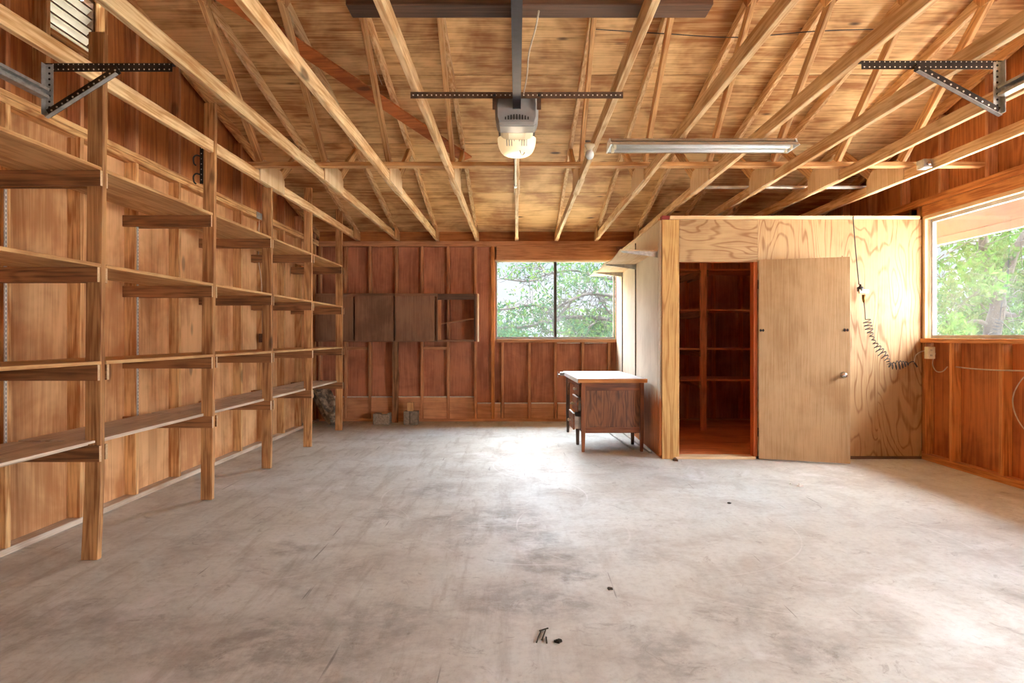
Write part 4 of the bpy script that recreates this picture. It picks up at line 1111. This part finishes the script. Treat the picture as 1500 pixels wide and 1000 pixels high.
# far hedge behind
def shrub(name, lab, loc, rx, ry, rz, n, size, mat, seed, stems=4):
    r_ = random.Random(seed); t = thing(name, lab, 'shrub' if 'hedge' in name or 'shrub' in name else 'tree', loc)
    pts = []
    blobs = [(Vector((r_.uniform(-.6,.6)*rx, r_.uniform(-.6,.6)*ry, rz*r_.uniform(.35,1.0))), r_.uniform(.35,.6)) for _ in range(14)]
    for _ in range(n):
        c_, q = r_.choice(blobs)
        d = Vector((r_.gauss(0,1),r_.gauss(0,1),r_.gauss(0,1))).normalized()*(r_.random()**.4)*q
        pts.append(Vector(loc) + c_ + Vector((d.x*rx, d.y*ry, d.z*rz*.6)))
    leaves(pts, r_, size, mat, 'foliage', t)
    wd = MB()
    for k in range(stems):
        c_, q = blobs[k]
        wd.tube(bez([Vector(loc)+Vector((r_.uniform(-.2,.2),r_.uniform(-.2,.2),0)), Vector(loc)+c_*.5+Vector((0,0,.2)), Vector(loc)+c_],5), [.07,.065,.06,.055,.05,.045,.04,.035,.03,.025,.02], 6)
    wd.build('stems', M['bark'], t, smooth=True)
    return t
shrub('garden_shrub', 'pale green shrub low behind the left half of the back window', (-1.1,21,-.1), 1.5, 1.2, 1.7, 2600, .11, M['leafpale'], 3)
shrub('garden_shrub', 'pale green shrub low behind the right half of the back window', (3.0,24,-.1), 1.6, 1.2, 2.0, 2600, .11, M['leafyellow'], 4)

# dense tree outside the side window
rnd = random.Random(21)
t2 = thing('garden_tree', 'dense green tree with forked grey trunk outside the side window', 'tree', (9.2,12.2,-.1))
def rt(px, py, Y=12.2): return at(px, py, Y)
w = MB()
w.tube(bez([rt(1448,640), rt(1452,500), rt(1462,450), rt(1458,430), rt(1446,390), rt(1440,345), rt(1436,280)],5), [.17-.0035*i for i in range(31)], 9)
w.tube(bez([rt(1460,440), rt(1474,405), rt(1488,365), rt(1510,330), rt(1530,290)],5), [.11-.003*i for i in range(21)], 8)
w.tube(bez([rt(1456,480), rt(1430,470), rt(1405,478), rt(1385,470)],5), [.05-.002*i for i in range(16)], 6)
w.tube(bez([rt(1462,455), rt(1485,462), rt(1510,452), rt(1540,455)],5), [.06-.002*i for i in range(16)], 6)
lp = []
for _ in range(120):
    p = at(rnd.uniform(1370,1540), rnd.uniform(320,490), 12.2+rnd.gauss(0,.5)); d = Vector((rnd.gauss(0,1),rnd.gauss(0,.7),rnd.gauss(0,.8))).normalized()*rnd.uniform(.3,.9)
    w.tube([p, p+d*.5+Vector((0,0,.05)), p+d], [.010,.008,.004], 4, caps=False)
w.build('trunk', M['bark'], t2, smooth=True)
for k in range(60):
    cxp, cyp = rnd.uniform(1365,1560), rnd.uniform(300,500)
    if 1378 < cxp < 1415 and 360 < cyp < 405: continue
    yy = 12.2+rnd.gauss(.1,.9)
    for _ in range(90):
        a = rnd.uniform(0,2*PI); r = 24*math.sqrt(rnd.random())
        lp.append(at(cxp+math.cos(a)*r, cyp+math.sin(a)*r*.75, yy+rnd.gauss(0,.35)))
leaves(lp[::2], rnd, .07, M['leafdark'], 'foliage', t2)
leaves(lp[1::2], rnd, .065, M['leafyellow'], 'foliage', t2)
shrub('garden_shrub', 'tall green shrub behind the dense tree outside the side window', (16.0,19.5,-.1), 3.0, 1.8, 4.2, 5200, .13, M['leafdark'], 8)
shrub('garden_shrub', 'lighter green shrub left of the dense tree outside the side window', (10.6,18.0,-.1), 1.5, 1.3, 2.8, 3000, .11, M['leafpale'], 9)

# ------------------------------------------------------------------ camera
cam = bpy.data.cameras.new('camera'); co = bpy.data.objects.new('camera', cam); COL.objects.link(co)
co.location = (0,0,H); co.rotation_euler = (PI/2,0,0)
cam.sensor_width = 36; cam.sensor_fit = 'HORIZONTAL'; cam.lens = F/1500*36
cam.shift_x = -(CX-750)/1500; cam.shift_y = -(500-CY)/1500
cam.clip_start = .02; cam.clip_end = 300
SC.camera = co

# ------------------------------------------------------------------ light: sky, sun, opener lamp
W = bpy.data.worlds.new('sky'); SC.world = W; W.use_nodes = True
nt = W.node_tree; nt.nodes.clear()
def N(t, **kw):
    o = nt.nodes.new(t)
    for k, v in kw.items():
        s_ = o.inputs[k]
        if isinstance(v, bpy.types.NodeSocket): nt.links.new(v, s_)
        else: s_.default_value = v
    return o
tc = N('ShaderNodeTexCoord').outputs['Generated']
sep = N('ShaderNodeSeparateXYZ', Vector=tc).outputs
cl = N('ShaderNodeTexNoise', Vector=tc, Scale=3.0, Detail=6.0, Roughness=.6).outputs[0]
mr = nt.nodes.new('ShaderNodeMapRange'); nt.links.new(cl, mr.inputs[0]); mr.inputs[1].default_value = .40; mr.inputs[2].default_value = .62
mx = nt.nodes.new('ShaderNodeMix'); mx.data_type = 'RGBA'; nt.links.new(mr.outputs[0], mx.inputs[0]); mx.inputs[6].default_value = (.62,.80,1.0,1); mx.inputs[7].default_value = (1,1,1,1)
# the sunny, hazy side of the sky lies to the right of the garage, over the drive
def wmap(sock, lo, hi, a, b):
    m = nt.nodes.new('ShaderNodeMapRange'); m.interpolation_type = 'SMOOTHSTEP'; nt.links.new(sock, m.inputs[0])
    for k, v in zip((1,2,3,4), (lo,hi,a,b)): m.inputs[k].default_value = v
    return m.outputs[0]
def wmath(op, a, b):
    m = nt.nodes.new('ShaderNodeMath'); m.operation = op; nt.links.new(a, m.inputs[0])
    if isinstance(b, float): m.inputs[1].default_value = b
    else: nt.links.new(b, m.inputs[1])
    return m.outputs[0]
def wdot(v):
    d = nt.nodes.new('ShaderNodeVectorMath'); d.operation = 'DOT_PRODUCT'; nt.links.new(tc, d.inputs[0]); d.inputs[1].default_value = v
    return d.outputs['Value']
high = wmap(sep[2], .13, .30, 0.0, 1.0)                    # hazy darker horizon, luminous sky above it
lobe_r = wmap(wdot((.72,-.55,.42)), .10, .85, 0.0, 11.0)    # sunny haze over the drive
lobe_b = wmap(wdot((.0,.85,.53)), .60, .97, 0.0, 11.0)     # bright clouds behind the garage
zen = wmap(sep[2], .22, .75, 0.0, 5.0)
street = wmap(sep[1], .0, -.40, 0.0, .62)                   # towards the street the haze is bright right down to the horizon
st_ = wmath('MULTIPLY', wmath('ADD', lobe_b, zen), high)
st_ = wmath('ADD', wmath('ADD', st_, wmath('MULTIPLY', lobe_r, wmath('MAXIMUM', high, street))), 0.25)
bg = N('ShaderNodeBackground', Color=mx.outputs[2], Strength=st_)
wo = nt.nodes.new('ShaderNodeOutputWorld'); nt.links.new(bg.outputs[0], wo.inputs[0])

def light(name, typ, loc, energy, color=(1,1,1), **kw):
    l = bpy.data.lights.new(name, typ); l.energy = energy; l.color = color
    for k, v in kw.items(): setattr(l, k, v)
    o = bpy.data.objects.new(name, l); COL.objects.link(o); o.location = loc
    return o
sun = light('sun', 'SUN', (10,-3,10), 14.0, (1,.95,.88), angle=math.radians(3))
sun.rotation_euler = Vector((-.42,.16,-1.25)).to_track_quat('-Z','Y').to_euler()
light('opener_lamp', 'POINT', (0,4.10,2.36), .4, (1,.80,.55), shadow_soft_size=.05)
def portal(name, loc, rot, sx, sy):
    o = light(name, 'AREA', loc, 1.0, shape='RECTANGLE', size=sx, size_y=sy); o.rotation_euler = rot; o.data.cycles.is_portal = True
portal('added_doorway_portal', (XR+.13,(SDY0+SDY1)/2,SDZ/2), (PI/2,0,PI/2), SDY1-SDY0, SDZ)
portal('back_window_portal', ((WX0+WX1)/2,YB+.13,(WZ0+WZ1)/2), (-PI/2,0,0), WX1-WX0, WZ1-WZ0)
portal('side_window_portal', (XR+.13,(RWY0+RWY1)/2,(RWZ0+RWZ1)/2), (PI/2,0,PI/2), RWY1-RWY0, RWZ1-RWZ0)

SC.view_settings.view_transform = 'Standard'; SC.view_settings.look = 'None'
SC.view_settings.gamma = 1.0; SC.view_settings.use_curve_mapping = False
SC.view_settings.exposure = 2.0
try:
    SC.cycles.use_denoising = True
    SC.cycles.max_bounces = 12; SC.cycles.diffuse_bounces = 7; SC.cycles.transparent_max_bounces = 16; SC.cycles.transmission_bounces = 8
    SC.cycles.sample_clamp_indirect = 12
    SC.cycles.caustics_reflective = False; SC.cycles.caustics_refractive = False
except Exception: pass
